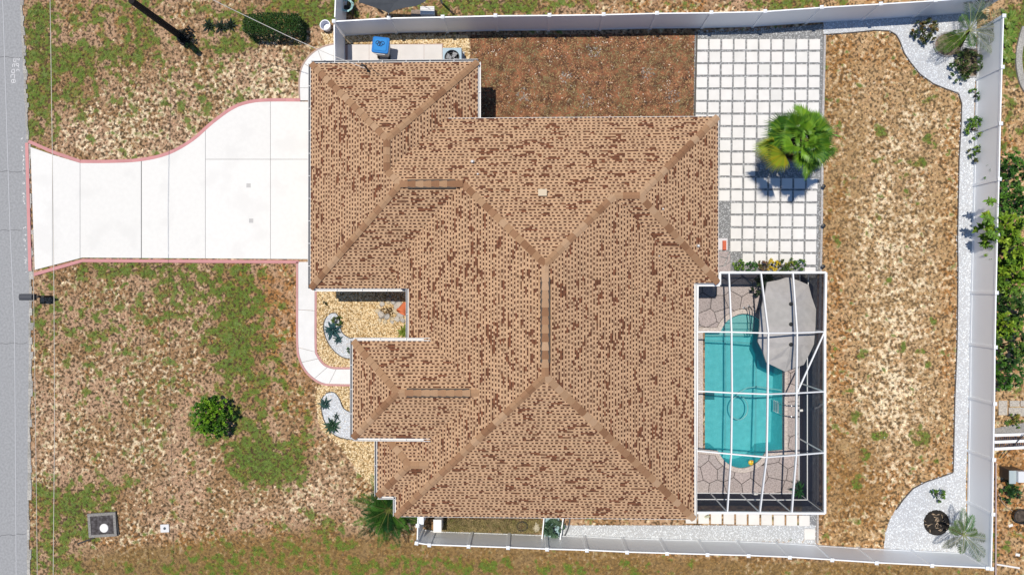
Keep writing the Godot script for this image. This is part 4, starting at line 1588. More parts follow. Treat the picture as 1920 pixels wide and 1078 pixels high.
# ---------------------------------------------------------------- patio
func make_patio() -> void:
	var gravel := thing("patio_gravel", "grey gravel bedding under the square patio pavers", "", Vector3.ZERO, "", "structure")
	var mb := MB.new()
	mb.prism(poly([1303, 62, 1420, 58, 1543, 45, 1545, 73, 1538, 505, 1538, 512, 1345, 512, 1345, 230, 1301, 230]), -0.02, 0.018, Color(0.24, 0.245, 0.25))
	part(gravel, "gravel_bed", mb, mats.gravel_base)
	var patio := thing("patio", "terrace of square white concrete pavers set in a grid", "", Vector3.ZERO, "", "structure")
	var o := P(1307.5, 73.5)
	var du := (P(1541.5, 73.5) - o) / 10.0
	var dv := (P(1302.5, 309) - o) / 10.0
	var size := 0.505
	var rows := []
	var pav := []
	for k in 4:
		var m := MB.new()
		var t: float = [0.98, 1.0, 1.02, 0.95][k]
		m.prism(rect(-size / 2, -size / 2, size / 2, size / 2), 0.0, 0.055, Color(0.70 * t, 0.69 * t, 0.67 * t), false, 0.008)
		pav.append(m.mesh())
	for r in 19:
		for c in 10:
			if (r >= 8 and r <= 10 and c >= 5) or (r >= 7 and c < 2):
				continue
			if r >= 13 and r <= 15 and c == 2:
				continue
			if (r == 16 and c == 2) or (r == 17 and c <= 3) or (r == 18 and c < 9):
				continue
			if r == 7 and c < 2:
				continue
			var q := o + du * (c + 0.44) + dv * (r + 0.44)
			if r == 18:
				q += dv * 0.03
			inst(patio, "paver", pav[rng.randi() % 4 if rng.randf() < 0.4 else 1], mats.concrete, Transform3D(Basis(UP, rnd(-0.012, 0.012)), q + Vector3(rnd(-0.006, 0.006), rnd(-0.004, 0.004), rnd(-0.006, 0.006))))
	# edging kerb on the lawn side
	mb = MB.new()
	var el := poly([1545, 66, 1543, 150, 1541, 230, 1540, 330, 1539, 420, 1537, 512, 1534, 640, 1532, 800, 1531, 1018])
	for q in band(el, -0.10):
		mb.prism(q, -0.02, 0.06, Color(0.55, 0.53, 0.52) * rnd(0.9, 1.08))
	part(patio, "edging", mb, mats.stone)
	mb = MB.new()
	for q in band(poly([1306, 60, 1304, 130, 1301, 232]), -0.06):
		mb.prism(q, -0.02, 0.08, Color(0.12, 0.11, 0.10))
	part(patio, "edging", mb, mats.stone)
	# white slab and flagstones by the back door
	mb = MB.new()
	mb.prism(poly([1340, 447, 1364, 447, 1364, 469, 1340, 469]), 0.0, 0.08, Color(0.62, 0.60, 0.62))
	part(patio, "step_slab", mb, mats.concrete)
	for q in [[1346, 471, 1368, 471, 1363, 484, 1346, 480], [1346, 481, 1363, 485, 1358, 498, 1346, 500], [1369, 471, 1370, 490, 1359, 498, 1364, 485], [1346, 501, 1358, 499, 1370, 491, 1370, 510, 1346, 511]]:
		var sh := Geometry2D.offset_polygon(poly(q), -0.012)
		mb = MB.new()
		mb.prism(sh[0], 0.0, 0.06, Color(0.50, 0.43, 0.42) * rnd(0.95, 1.05))
		part(patio, "flagstone", mb, mats.stone)
	# pavers south of the enclosure
	for k in 10:
		var q := P(1296 + k * 23.6, 971 + k * 0.55)
		inst(patio, "paver", pav[k % 3], mats.concrete, Transform3D(Basis(UP, rnd(-0.012, 0.012)), q))
	inst(patio, "paver", pav[1], mats.concrete, Transform3D(Basis.IDENTITY, P(1518.5, 1001)))
	# red boot brush by the back door
	var b := P(1358.5, 460, 0.1)
	var br := thing("boot_brush", "small brick-red doormat block on the white slab by the back wall", "brush", b)
	mb = MB.new()
	mb.box(b + UP * 0.03, Vector3(0.17, 0.07, 0.44), Basis.IDENTITY, Color(0.50, 0.09, 0.04))
	part(br, "block", mb, mats.painted)
	mb = MB.new()
	for k in 7:
		mb.box(b + Vector3(0, 0.075, -0.18 + k * 0.06), Vector3(0.13, 0.02, 0.03), Basis.IDENTITY, Color(0.58, 0.16, 0.08))
	part(br, "bristle_row", mb, mats.painted)
	# small round garden lights along the edging
	for q in [[1541, 351], [1541, 424], [1540, 500], [1534, 942]]:
		var at := P(q[0], q[1])
		var l := thing("path_light", ["black path light at the patio edge near the fan palm shadow", "black path light at the middle of the patio edge", "black path light at the patio edge by the enclosure corner", "black path light beside the lower enclosure corner"][[351, 424, 500, 942].find(q[1])], "light", at, "path lights along the edging")
		mb = MB.new()
		mb.tube([at, at + UP * 0.25], 0.012, 0.012, 6)
		part(l, "stake", mb, mats.black_plastic)
		mb = MB.new()
		mb.lathe(at + UP * 0.25, [Vector2(0.05, 0), Vector2(0.10, 0.03), Vector2(0.09, 0.06), Vector2(0.0, 0.09)], 10)
		part(l, "cap", mb, mats.black_plastic)


# ---------------------------------------------------------------- planting beds and gravel
func pebbles(called: String, label: String, pl: PackedVector2Array, density: float, s0: float, s1: float, cols: Array, y := 0.02) -> void:
	var pm := MB.new()
	# a rough eight-sided stone
	var ring := []
	for k in 6:
		var a := TAU * k / 6.0
		ring.append(Vector3(cos(a) * rnd(0.8, 1.1), 0.0, sin(a) * rnd(0.7, 1.0)))
	for k in 6:
		var a: Vector3 = ring[k]
		var b: Vector3 = ring[(k + 1) % 6]
		pm.quad(b, a, a * 0.62 + UP * 0.42, b * 0.62 + UP * 0.42)
		pm.tri(UP * 0.52, b * 0.62 + UP * 0.42, a * 0.62 + UP * 0.42)
	var mesh := pm.mesh()
	var lo := pl[0]
	var hi := pl[0]
	for q in pl:
		lo = lo.min(q)
		hi = hi.max(q)
	var cnt := int((hi.x - lo.x) * (hi.y - lo.y) * density)
	var xs := []
	var cs := []
	for i in cnt:
		var q := Vector2(rnd(lo.x, hi.x), rnd(lo.y, hi.y))
		if not Geometry2D.is_point_in_polygon(q, pl):
			continue
		var s := rnd(s0, s1)
		xs.append(Transform3D(Basis(UP, rnd(0, TAU)) * Basis(Vector3.RIGHT, rnd(-0.3, 0.3)) * Basis.from_scale(Vector3(s * rnd(0.8, 1.3), s * rnd(0.6, 1.1), s)), Vector3(q.x, y, q.y)))
		var c: Color = cols[rng.randi() % cols.size()]
		cs.append(c * rnd(0.8, 1.12))
	scatter(called, label, "gravel", mesh, mats.painted, xs, cs)

func bed(called: String, label: String, pl: PackedVector2Array, y: float, c: Color, m: Material = null) -> void:
	var mb := MB.new()
	mb.prism(pl, -0.02, y, c)
	single(called, label, "", mb, m if m else mats.gravel_base, Vector3.ZERO, "", "structure")

func make_beds() -> void:
	var tan_c := [Color(0.64, 0.48, 0.26), Color(0.72, 0.57, 0.34), Color(0.58, 0.41, 0.21), Color(0.76, 0.63, 0.42), Color(0.40, 0.26, 0.11)]
	var white_c := [Color(0.64, 0.675, 0.71), Color(0.60, 0.635, 0.67), Color(0.68, 0.71, 0.74), Color(0.53, 0.565, 0.61)]
	var grey_c := [Color(0.32, 0.33, 0.335), Color(0.45, 0.46, 0.465), Color(0.18, 0.185, 0.19), Color(0.52, 0.53, 0.535)]
	var front := poly([592, 543, 772, 543, 772, 650, 690, 650, 690, 690, 640, 690, 622, 689, 608, 682, 597, 667, 593, 650])
	bed("front_gravel_bed", "tan gravel bed between the garage and the porch", front, 0.02, Color(0.30, 0.20, 0.09))
	pebbles("tan_gravel", "tan pebbles filling the bed between garage and porch", front, 420, 0.03, 0.055, tan_c)
	var low := smooth_poly(poly([597, 723, 668, 724, 690, 815, 720, 820, 720, 930, 700, 912, 684, 900, 660, 868, 640, 840, 622, 822, 602, 806, 594, 770]), true, 2)
	bed("lower_gravel_bed", "tan gravel bed below the front walk", low, 0.02, Color(0.30, 0.20, 0.09))
	pebbles("tan_gravel", "tan pebbles filling the bed below the front walk", low, 420, 0.03, 0.055, tan_c)
	var back := poly([600, 62, 640, 66, 880, 66, 880, 125, 832, 125, 832, 82, 640, 82, 612, 86])
	bed("side_gravel_bed", "tan gravel strip round the concrete pad behind the garage", back, 0.02, Color(0.30, 0.20, 0.09))
	pebbles("tan_gravel", "tan pebbles round the concrete pad behind the garage", back, 420, 0.03, 0.055, tan_c)
	# white crescents in the front beds
	var w1 := smooth_poly(poly([617, 590, 630, 588, 636, 602, 640, 622, 655, 634, 680, 637, 680, 668, 650, 671, 632, 662, 618, 646, 609, 625, 608, 605]), true, 3)
	bed("white_gravel_bed", "white gravel crescent with dark edging beside the walk", w1, 0.045, Color(0.55, 0.56, 0.58))
	pebbles("white_gravel", "white pebbles in the crescent beside the walk", w1, 600, 0.02, 0.035, white_c, 0.045)
	var w2 := smooth_poly(poly([612, 738, 626, 736, 636, 748, 644, 766, 664, 777, 680, 790, 680, 822, 640, 820, 618, 806, 606, 780, 603, 752]), true, 3)
	bed("white_gravel_bed", "white gravel crescent below the front walk", w2, 0.045, Color(0.55, 0.56, 0.58))
	pebbles("white_gravel", "white pebbles in the crescent below the front walk", w2, 600, 0.02, 0.035, white_c, 0.045)
	for k in 2:
		var mb := MB.new()
		for q in band([w1, w2][k], -0.035):
			mb.prism(q, 0.0, 0.075, Color(0.05, 0.05, 0.05))
		single("bed_edging", ["black plastic edging round the white crescent above the walk", "black plastic edging round the white crescent below the walk"][k], "edging", mb, mats.painted)
	# mulch bed
	var mulch := poly([882, 66, 1303, 62, 1300, 240, 882, 240])
	bed("mulch_bed", "bare brown mulch bed behind the house", mulch, 0.012, Color(0.36, 0.155, 0.08), mats.mulch)
	chips(mulch)
	# white gravel borders
	var east := poly([1545, 40, 1650, 36, 1740, 30, 1832, 22, 1832, 60, 1828, 200, 1826, 350, 1823, 500, 1820, 650, 1816, 800, 1812, 900, 1812, 1036, 1736, 1034, 1658, 1028, 1661, 1000, 1668, 978, 1680, 955, 1694, 935, 1712, 915, 1735, 903, 1765, 893, 1787, 885, 1789, 800, 1790, 750, 1794, 650, 1795, 600, 1796, 500, 1795, 450, 1797, 360, 1798, 300, 1802, 230, 1803, 195, 1797, 176, 1775, 168, 1750, 158, 1725, 140, 1707, 118, 1695, 100, 1687, 78, 1680, 66, 1668, 59, 1640, 58, 1600, 62, 1545, 66])
	bed("back_gravel_border", "pale gravel border curving along the back fence", east, 0.015, Color(0.55, 0.57, 0.60))
	pebbles("white_gravel", "pale pebbles in the border along the back fence", east, 260, 0.022, 0.045, white_c, 0.012)
	var mb := MB.new()
	for i in range(16, east.size() - 1):
		for q in band(PackedVector2Array([east[i], east[i + 1]]), 0.04):
			mb.prism(q, 0.0, 0.055, Color(0.08, 0.07, 0.065))
	single("bed_edging", "dark edging strip where the back lawn meets the pale gravel", "edging", mb, mats.painted)
	# ringed planting holes round the corner palm and the rounded shrub
	for q in [[1778, 84, 0.62, "curved grey edging ring round the corner palm"], [1822, 118, 0.75, "curved grey edging ring beside the wide dark shrub"]]:
		var rc := P2(q[0], q[1])
		mb = MB.new()
		var hole := PackedVector2Array()
		for k in 24:
			hole.append(rc + Vector2(cos(TAU * k / 24.0) * q[2], sin(TAU * k / 24.0) * q[2] * 0.85))
		mb.prism(hole, 0.0, 0.035, Color(0.36, 0.29, 0.23))
		var rg := thing("planting_ring", q[3], "edging", Vector3(rc.x, 0, rc.y))
		part(rg, "soil", mb, mats.soil)
		mb = MB.new()
		for k in 24:
			var a0 := TAU * k / 24.0
			var a1 := TAU * (k + 0.94) / 24.0
			var r0: float = q[2]
			var r1: float = q[2] + 0.09
			mb.prism(PackedVector2Array([rc + Vector2(cos(a0) * r0, sin(a0) * r0 * 0.85), rc + Vector2(cos(a1) * r0, sin(a1) * r0 * 0.85), rc + Vector2(cos(a1) * r1, sin(a1) * r1 * 0.85), rc + Vector2(cos(a0) * r1, sin(a0) * r1 * 0.85)]), 0.0, 0.07, Color(0.40, 0.40, 0.41) * rnd(0.85, 1.1))
		part(rg, "rim", mb, mats.stone)
	var south := poly([1030, 985, 1300, 985, 1530, 985, 1530, 1028, 1400, 1026, 1200, 1020, 1042, 1014])
	bed("lower_gravel_strip", "pale grey gravel strip between the house and the lower fence", south, 0.014, Color(0.50, 0.52, 0.545))
	pebbles("white_gravel", "pale pebbles in the strip along the lower fence", south, 300, 0.02, 0.04, white_c, 0.01)
	pebbles("grey_gravel", "grey pebbles between and round the patio pavers", poly([1303, 58, 1543, 48, 1538, 512, 1345, 512, 1345, 230, 1301, 230]), 340, 0.02, 0.035, grey_c, 0.014)
	var outside := poly([1505, 512, 1533, 512, 1531, 985, 1505, 985])
	bed("enclosure_gravel", "gravel strip outside the east screen of the enclosure", outside, 0.016, Color(0.24, 0.25, 0.27))
	pebbles("grey_gravel", "grey pebbles outside the east screen of the enclosure", outside, 260, 0.02, 0.035, grey_c, 0.014)
	# narrow dry strip beside the house
	var strip := poly([812, 968, 1010, 972, 1016, 1000, 900, 1000, 812, 995])
	bed("dry_strip", "narrow strip of dry weeds behind the lower fence", strip, 0.01, Color(0.17, 0.11, 0.05), mats.soil)

func chips(pl: PackedVector2Array) -> void:
	var cm := MB.new()
	var pn := FastNoiseLite.new()
	pn.seed = 77
	pn.frequency = 0.5
	cm.box(Vector3.ZERO, Vector3(1.0, 0.22, 0.35))
	var mesh := cm.mesh()
	var xs := []
	var cs := []
	for i in 13000:
		var q := P2(rnd(880, 1304), rnd(62, 232))
		if not Geometry2D.is_point_in_polygon(q, pl):
			continue
		var s := rnd(0.03, 0.10)
		xs.append(Transform3D(Basis(UP, rnd(0, TAU)) * Basis(Vector3.RIGHT, rnd(-0.5, 0.5)) * Basis(Vector3.BACK, rnd(-0.4, 0.4)) * Basis.from_scale(Vector3.ONE * s), Vector3(q.x, 0.02, q.y)))
		var c := Color(0.30, 0.135, 0.07).lerp(Color(0.19, 0.14, 0.06), rng.randf())
		if rng.randf() < 0.03 + 0.5 * clampf(pn.get_noise_2d(q.x * 1.3 + 40.0, q.y * 1.3) - 0.22, 0.0, 0.5):
			c = Color(0.50, 0.42, 0.34)
		elif rng.randf() < 0.12:
			c = Color(0.05, 0.03, 0.02)
		cs.append(c.lerp(Color(0.16, 0.13, 0.055), clampf(pn.get_noise_2d(q.x, q.y) * 1.6 + 0.3, 0.0, 0.75)) * rnd(0.7, 1.8))
	scatter("mulch_chips", "brown wood chips strewn over the bare bed", "mulch", mesh, mats.painted, xs, cs)


# ---------------------------------------------------------------- plants
func shrub(called: String, label: String, category: String, at: Vector3, r: float, h: float, count: int, ll: float, cols: Array, group := "", rz := -1.0, gap := 0.0) -> Node3D:
	var root := thing(called, label, category, at, group)
	var mb := MB.new()
	for k in 5:
		var a := TAU * k / 5.0 + rnd(-0.4, 0.4)
		var tip := at + Vector3(cos(a) * r * 0.55, h * rnd(0.6, 0.85), sin(a) * r * 0.55)
		mb.tube([at, at.lerp(tip, 0.45) + UP * h * 0.08, tip], r * 0.05 + 0.006, 0.004, 5, Color(0.09, 0.06, 0.04))
	part(root, "stem", mb, mats.bark)
	mb = MB.new()
	if rz < 0:
		rz = r
	# clumps, each a spray of leaves round its own twig
	var clumps := maxi(6, count / 8)
	for k in clumps:
		var a := rnd(0, TAU)
		var el := asin(rnd(-0.25, 1.0))
		var rad := lerpf(0.2, 1.0, sqrt(rng.randf())) * rnd(0.8, 1.06)
		var dv := Vector3(cos(a) * cos(el), sin(el), sin(a) * cos(el))
		var cc := at + Vector3(dv.x * r * rad, h * 0.5 + dv.y * h * 0.5 * rad, dv.z * rz * rad)
		cc.y = maxf(cc.y, at.y + 0.03)
		var c0: Color = cols[rng.randi() % cols.size()]
		for j in 14:
			var d2 := (dv + Vector3(rnd(-1, 1), rnd(-0.7, 0.9), rnd(-1, 1)) * 0.95).normalized()
			var nn := (dv * 0.5 + UP * 0.9 + Vector3(rnd(-1, 1), rnd(-0.3, 0.3), rnd(-1, 1)) * 0.5).normalized()
			if absf(d2.dot(nn)) > 0.92:
				continue
			var c := c0 * rnd(0.75, 1.25)
			mb.leaf(cc + d2 * rnd(0, 0.3) * ll, d2, nn, ll * rnd(0.7, 1.25), ll * rnd(0.42, 0.6), c)
	part(root, "foliage", mb, mats.leaf)
	return root

func feather_frond(base: Vector3, az: float, el: float, ln: float, droop: float, wide: float, c: Color, pairs := 26, leaf_w := 0.045) -> MB:
	var mb := MB.new()
	var d := Vector3(cos(az), 0, sin(az))
	var side := Vector3(-d.z, 0, d.x)
	var pts := []
	var steps := 10
	for k in steps + 1:
		var t := float(k) / steps
		pts.append(base + d * ln * t * cos(el) + UP * (ln * t * sin(el) - droop * ln * t * t))
	mb.tube(pts, 0.022, 0.006, 5, c.lerp(Color(0.30, 0.26, 0.08), 0.4), false)
	for k in pairs:
		var t := 0.16 + 0.84 * (k + 0.5) / pairs
		var f := t * steps
		var i := mini(int(f), steps - 1)
		var q: Vector3 = pts[i].lerp(pts[i + 1], f - i)
		var tang: Vector3 = (pts[i + 1] - pts[i]).normalized()
		var l := wide * (sin(clampf(t * 1.05, 0, 1) * PI * 0.82 + 0.35) * 0.85 + 0.12)
		for s in [-1.0, 1.0]:
			var dv: Vector3 = (tang * 0.75 + side * s * 0.85 - UP * rnd(0.05, 0.4)).normalized()
			mb.leaf(q, dv, (UP + side * s * 0.2).normalized(), l * rnd(0.85, 1.1), leaf_w, c * rnd(0.7, 1.3), 0.1)
	return mb

func feather_palm(label: String, at: Vector3, hub: Vector3, fronds: Array, c: Color, wide: float, trunk_r: float, name_ := "feather_palm", leaf_w := 0.02) -> Node3D:
	var root := thing(name_, label, "palm tree", at)
	var mb := MB.new()
	var pts := []
	for k in 7:
		var t := k / 6.0
		pts.append(at.lerp(hub, t) + Vector3(rnd(-0.01, 0.01), 0, rnd(-0.01, 0.01)))
	mb.tube(pts, trunk_r, trunk_r * 0.75, 9, Color(0.10, 0.07, 0.05))
	part(root, "trunk", mb, mats.bark)
	for f in fronds:
		var cc: Color = f[4] if f.size() > 4 else c
		part(root, "frond", feather_frond(hub, f[0], f[1], f[2], f[3], wide, cc * rnd(0.85, 1.15), 30, leaf_w), mats.leaf)
	return root

func fan_frond(hub: Vector3, az: float, el: float, pet: float, rad: float, tilt: float, roll: float, c: Color, c2: Color) -> MB:
	var mb := MB.new()
	var out := Vector3(cos(az), 0, sin(az))
	var d := (out * cos(el) + UP * sin(el)).normalized()
	var end := hub + d * pet - UP * pet * pet * 0.10
	mb.tube([hub, hub.lerp(end, 0.5) + UP * 0.05, end], 0.024, 0.014, 5, Color(0.24, 0.33, 0.05), false)
	var f := (out * cos(tilt) + UP * sin(tilt)).normalized()
	var side := Vector3(-out.z, 0, out.x).rotated(f, roll)
	var nn := side.cross(f).normalized()
	if nn.y < 0:
		nn = -nn
	var seg := 24
	var span := 1.42
	for k in seg:
		var a0 := -span + 2.0 * span * k / seg
		var a1 := -span + 2.0 * span * (k + 1) / seg
		var am := (a0 + a1) * 0.5
		# the blade folds upwards along its midrib and arches down at its tips
		var cup := 0.62 * absf(am / span)
		var rr := rad * rnd(0.92, 1.06) * (1.0 - 0.25 * absf(am / span))
		var lift0 := nn * 0.62 * absf(a0 / span) * rr * 0.62
		var lift1 := nn * 0.62 * absf(a1 / span) * rr * 0.62
		var p0 := end + (f * cos(a0) + side * sin(a0)) * rr * 0.62 + lift0
		var p1 := end + (f * cos(a1) + side * sin(a1)) * rr * 0.62 + lift1
		var pm := (p0 + p1) * 0.5 + nn * 0.055
		var tip := end + (f * cos(am) + side * sin(am)) * rr + nn * cup * rr * 0.8 - UP * rr * 0.16
		var cc := c.lerp(c2, clampf(rnd(-0.3, 0.4), 0, 1)) * rnd(0.85, 1.12)
		mb.tri(end, p0, pm, cc)
		mb.tri(end, pm, p1, cc)
		mb.tri(p0, tip, pm, cc)
		mb.tri(pm, tip, p1, cc)
	return mb

func agave(label: String, at: Vector3, r: float, count: int, c: Color, name_ := "agave") -> Node3D:
	var root := thing(name_, label, "plant", at)
	for k in count:
		var ring := float(k) / count
		var az := k * 2.39996 + rnd(-0.15, 0.15)
		var el := lerpf(0.12, 1.25, ring)
		var l := r * lerpf(1.0, 0.55, ring) * rnd(0.85, 1.12)
		var out := Vector3(cos(az), 0, sin(az))
		var side := Vector3(-out.z, 0, out.x)
		var mb := MB.new()
		var w := r * 0.11
		var prev := []
		var cc := c * rnd(0.75, 1.25)
		for j in 5:
			var t := j / 4.0
			var ctr := at + out * l * t * cos(el) + UP * (0.04 + l * t * sin(el) - l * 0.22 * t * t)
			var ww := w * (0.75 + 0.9 * t - 1.65 * t * t)
			var row := [ctr - side * ww + UP * ww * 0.5, ctr - UP * ww * 0.1, ctr + side * ww + UP * ww * 0.5]
			if j > 0:
				mb.quad(prev[0], prev[1], row[1], row[0], cc)
				mb.quad(prev[1], prev[2], row[2], row[1], cc)
			prev = row
		part(root, "leaf", mb, mats.leaf)
	return root

func make_trees() -> void:
	# fan palm on the patio
	var hub := P(1503, 264, 3.7)
	var base := Vector3(hub.x, 0, hub.z)
	var palm := thing("fan_palm", "bright green fan palm rising through the paved terrace", "palm tree", base)
	var mb := MB.new()
	var pts := []
	for k in 12:
		pts.append(base + UP * (3.6 * k / 11.0) + Vector3(rnd(-0.015, 0.015), 0, rnd(-0.015, 0.015)))
	mb.tube(pts, 0.17, 0.13, 12, Color(0.13, 0.09, 0.06))
	part(palm, "trunk", mb, mats.bark)
	for k in 22:
		var t := k / 21.0
		var az := k * 2.39996 + 0.5 + rnd(-0.15, 0.15)
		var el := lerpf(-0.10, 1.05, t) + rnd(-0.1, 0.1)
		var c := Color(0.13, 0.28, 0.018).lerp(Color(0.035, 0.12, 0.012), rng.randf())
		var c2 := Color(0.30, 0.44, 0.035)
		var deg := fposmod(rad_to_deg(az), 360.0)
		if t < 0.3 and deg > 110 and deg < 185:
			c = Color(0.22, 0.30, 0.022)
			c2 = Color(0.60, 0.38, 0.03)
		part(palm, "frond", fan_frond(hub, az, el, rnd(0.8, 1.1) * lerpf(1.15, 0.55, t), rnd(0.78, 0.98), lerpf(-0.5, 0.7, t) + rnd(-0.25, 0.25), rnd(-0.9, 0.9), c, c2), mats.leaf)
	for k in 6:
		var az := k * 2.39996 + 0.9
		part(palm, "frond", fan_frond(hub + UP * 0.05, az, rnd(0.95, 1.35), rnd(0.35, 0.6), rnd(0.45, 0.6), rnd(0.7, 1.2), rnd(-0.5, 0.5), Color(0.10, 0.23, 0.018), Color(0.25, 0.36, 0.03)), mats.leaf)
	mb = MB.new()
	mb.lathe(hub - UP * 0.45, [Vector2(0.2, 0.0), Vector2(0.42, 0.15), Vector2(0.30, 0.4), Vector2(0.10, 0.6), Vector2(0.0, 0.68)], 12, Color(0.07, 0.05, 0.03))
	part(palm, "crown_heart", mb, mats.bark)
	# dead skirt
	for k in 10:
		var az := TAU * k / 10.0 + 0.3
		part(palm, "dead_frond", fan_frond(hub - UP * 0.2, az, -0.45, 0.45, 0.6, -0.8, 0.2, Color(0.12, 0.08, 0.04), Color(0.28, 0.19, 0.09)), mats.leaf)

	# feather palm in the far corner bed
	var b1 := P(1801, 86)
	var h1 := P(1819, 56, 1.15)
	feather_palm("pale feathery palm leaning over the gravel in the fence corner", b1, h1, [[-1.35, 0.6, 1.9, 0.30, Color(0.12, 0.20, 0.10)], [-1.0, 0.4, 1.8, 0.25, Color(0.16, 0.24, 0.15)], [-1.75, 0.55, 1.7, 0.35, Color(0.13, 0.22, 0.12)], [-0.55, 0.35, 1.9, 0.3, Color(0.15, 0.22, 0.16)], [-0.1, 0.3, 1.6, 0.3, Color(0.2, 0.25, 0.16)], [0.35, 0.35, 1.55, 0.3, Color(0.22, 0.26, 0.17)], [0.8, 0.3, 1.5, 0.3, Color(0.2, 0.25, 0.17)], [2.6, 0.15, 1.75, 0.2, Color(0.09, 0.20, 0.02)], [2.42, 0.3, 1.6, 0.3, Color(0.12, 0.24, 0.02)], [2.8, 0.3, 1.5, 0.35, Color(0.09, 0.18, 0.02)], [1.5, 0.5, 0.9, 0.3], [-2.4, 0.7, 1.0, 0.3]], Color(0.11, 0.2, 0.07), 0.42, 0.09)
	# feather palm in the lower corner bed
	var b2 := P(1773, 987)
	var h2 := P(1808, 1003, 1.35)
	feather_palm("thin grey-green palm leaning out of the black mulch ring", b2, h2, [[0.15, 0.3, 1.35, 0.3, Color(0.17, 0.22, 0.13)], [0.75, 0.3, 1.75, 0.3, Color(0.16, 0.23, 0.14)], [1.0, 0.25, 1.5, 0.3, Color(0.14, 0.21, 0.13)], [-1.6, 0.35, 1.3, 0.3, Color(0.14, 0.24, 0.12)], [-1.2, 0.45, 1.1, 0.3, Color(0.07, 0.22, 0.03)], [2.5, 0.25, 1.1, 0.35, Color(0.2, 0.22, 0.16)], [1.7, 0.35, 0.9, 0.3], [3.6, 0.4, 0.8, 0.3], [-2.1, 0.5, 0.9, 0.35], [-0.4, 0.6, 0.7, 0.4]], Color(0.13, 0.2, 0.08), 0.36, 0.07)
	var mr := P(1757, 980)
	mb = MB.new()
	mb.lathe(mr, [Vector2(0.62, 0.0), Vector2(0.58, 0.07), Vector2(0.3, 0.09), Vector2(0.0, 0.06)], 20, Color(0.035, 0.028, 0.025))
	var ring := thing("mulch_ring", "round black mulch ring in the pale gravel corner", "mulch", mr)
	part(ring, "mulch", mb, mats.soil)
	mb = MB.new()
	for k in 46:
		var a := rnd(0, TAU)
		var q := mr + Vector3(cos(a), 0, sin(a)) * rnd(0.05, 0.56) + UP * 0.09
		mb.leaf(q, Vector3(cos(a * 3.1), 0.1, sin(a * 3.1)).normalized(), UP, rnd(0.1, 0.24), 0.035, Color(0.42, 0.33, 0.24) * rnd(0.5, 1.3))
	part(ring, "leaf_litter", mb, mats.leaf).set_meta("kind", "stuff")

	# shrubs in the gravel
	var dk := [Color(0.035, 0.075, 0.022), Color(0.06, 0.11, 0.03), Color(0.09, 0.10, 0.035)]
	var lt := [Color(0.10, 0.20, 0.03), Color(0.16, 0.26, 0.04), Color(0.06, 0.14, 0.03)]
	shrub("leafy_shrub", "dark olive shrub with reddish inner leaves at the top of the gravel curve", "shrub", P(1731, 63), 0.55, 0.55, 300, 0.15, [Color(0.05, 0.08, 0.025), Color(0.10, 0.10, 0.03), Color(0.17, 0.11, 0.04), Color(0.03, 0.05, 0.025)], "shrubs in the pale gravel border")
	shrub("leafy_shrub", "wide dark shrub with rounded leaves below the corner palm", "shrub", P(1807, 128), 0.75, 0.6, 420, 0.15, dk, "shrubs in the pale gravel border")
	shrub("leafy_shrub", "tiny light green shrub just below the dark rounded one", "shrub", P(1827, 181), 0.28, 0.35, 90, 0.13, lt, "shrubs in the pale gravel border")
	shrub("leafy_shrub", "light green open shrub touching the back fence", "shrub", P(1823, 243), 0.5, 0.6, 220, 0.16, lt, "shrubs in the pale gravel border")
	shrub("leafy_shrub", "small dark green shrub at the foot of the back fence", "shrub", P(1828, 291), 0.36, 0.5, 150, 0.13, dk + lt, "shrubs in the pale gravel border")
	shrub("leafy_shrub", "small leafy shrub above the black mulch ring", "shrub", P(1755, 926), 0.32, 0.4, 130, 0.12, lt + dk, "shrubs in the pale gravel border")
	# row in front of the enclosure
	var row := [
		[1385, 497, "bright green shrub at the house end of the row above the enclosure", lt], [1407, 499, "low dark green shrub second in the row above the enclosure", [Color(0.03, 0.10, 0.02), Color(0.05, 0.14, 0.03)]],
		[1430, 498, "brownish shrub between the dark green and the yellow one", [Color(0.13, 0.09, 0.04), Color(0.10, 0.12, 0.03), Color(0.18, 0.10, 0.06)]], [1447, 498, "yellow leaved shrub in the row above the enclosure", [Color(0.48, 0.36, 0.03), Color(0.56, 0.42, 0.05), Color(0.40, 0.33, 0.03)]],
		[1463, 499, "small dull green shrub beside the yellow one", dk], [1480, 497, "speckled yellow-green shrub in the row above the enclosure", [Color(0.17, 0.22, 0.04), Color(0.07, 0.13, 0.03), Color(0.26, 0.27, 0.06)]], [1497, 497, "round green shrub at the lawn end of the row above the enclosure", [Color(0.10, 0.20, 0.03), Color(0.05, 0.12, 0.03)]]]
	for q in row:
		shrub("border_shrub", q[2], "shrub", P(q[0], q[1]), 0.27, 0.45, 150, 0.10, q[3], "row of small shrubs above the enclosure")

	# front garden
	shrub("round_shrub", "round bright green shrub alone on the front lawn", "shrub", P(408, 777), 1.0, 1.25, 1700, 0.15, [Color(0.09, 0.21, 0.012), Color(0.17, 0.32, 0.02), Color(0.05, 0.13, 0.012)])
	var pb := P(731, 958)
	var ph := P(729, 955, 0.9)
	var fr := []
	for k in 34:
		var az := k * 2.39996
		var low := float(k) / 34.0
		fr.append([az, lerpf(0.15, 1.1, low), rnd(1.6, 2.2) * lerpf(1.0, 0.75, low), 0.32, Color(0.012, 0.05, 0.012).lerp(Color(0.085, 0.20, 0.025), rng.randf() * rng.randf() * 1.3)])
	feather_palm("bushy dark green palm tucked against the house's lower corner", Vector3(ph.x, 0, ph.z), ph, fr, Color(0.03, 0.09, 0.02), 0.42, 0.12, "bushy_palm", 0.03)
	agave("large blue-grey agave on the white crescent above the walk", P(624, 619), 0.62, 26, Color(0.035, 0.09, 0.095))
	agave("small blue agave just below the large one", P(634, 636), 0.36, 18, Color(0.035, 0.085, 0.09))
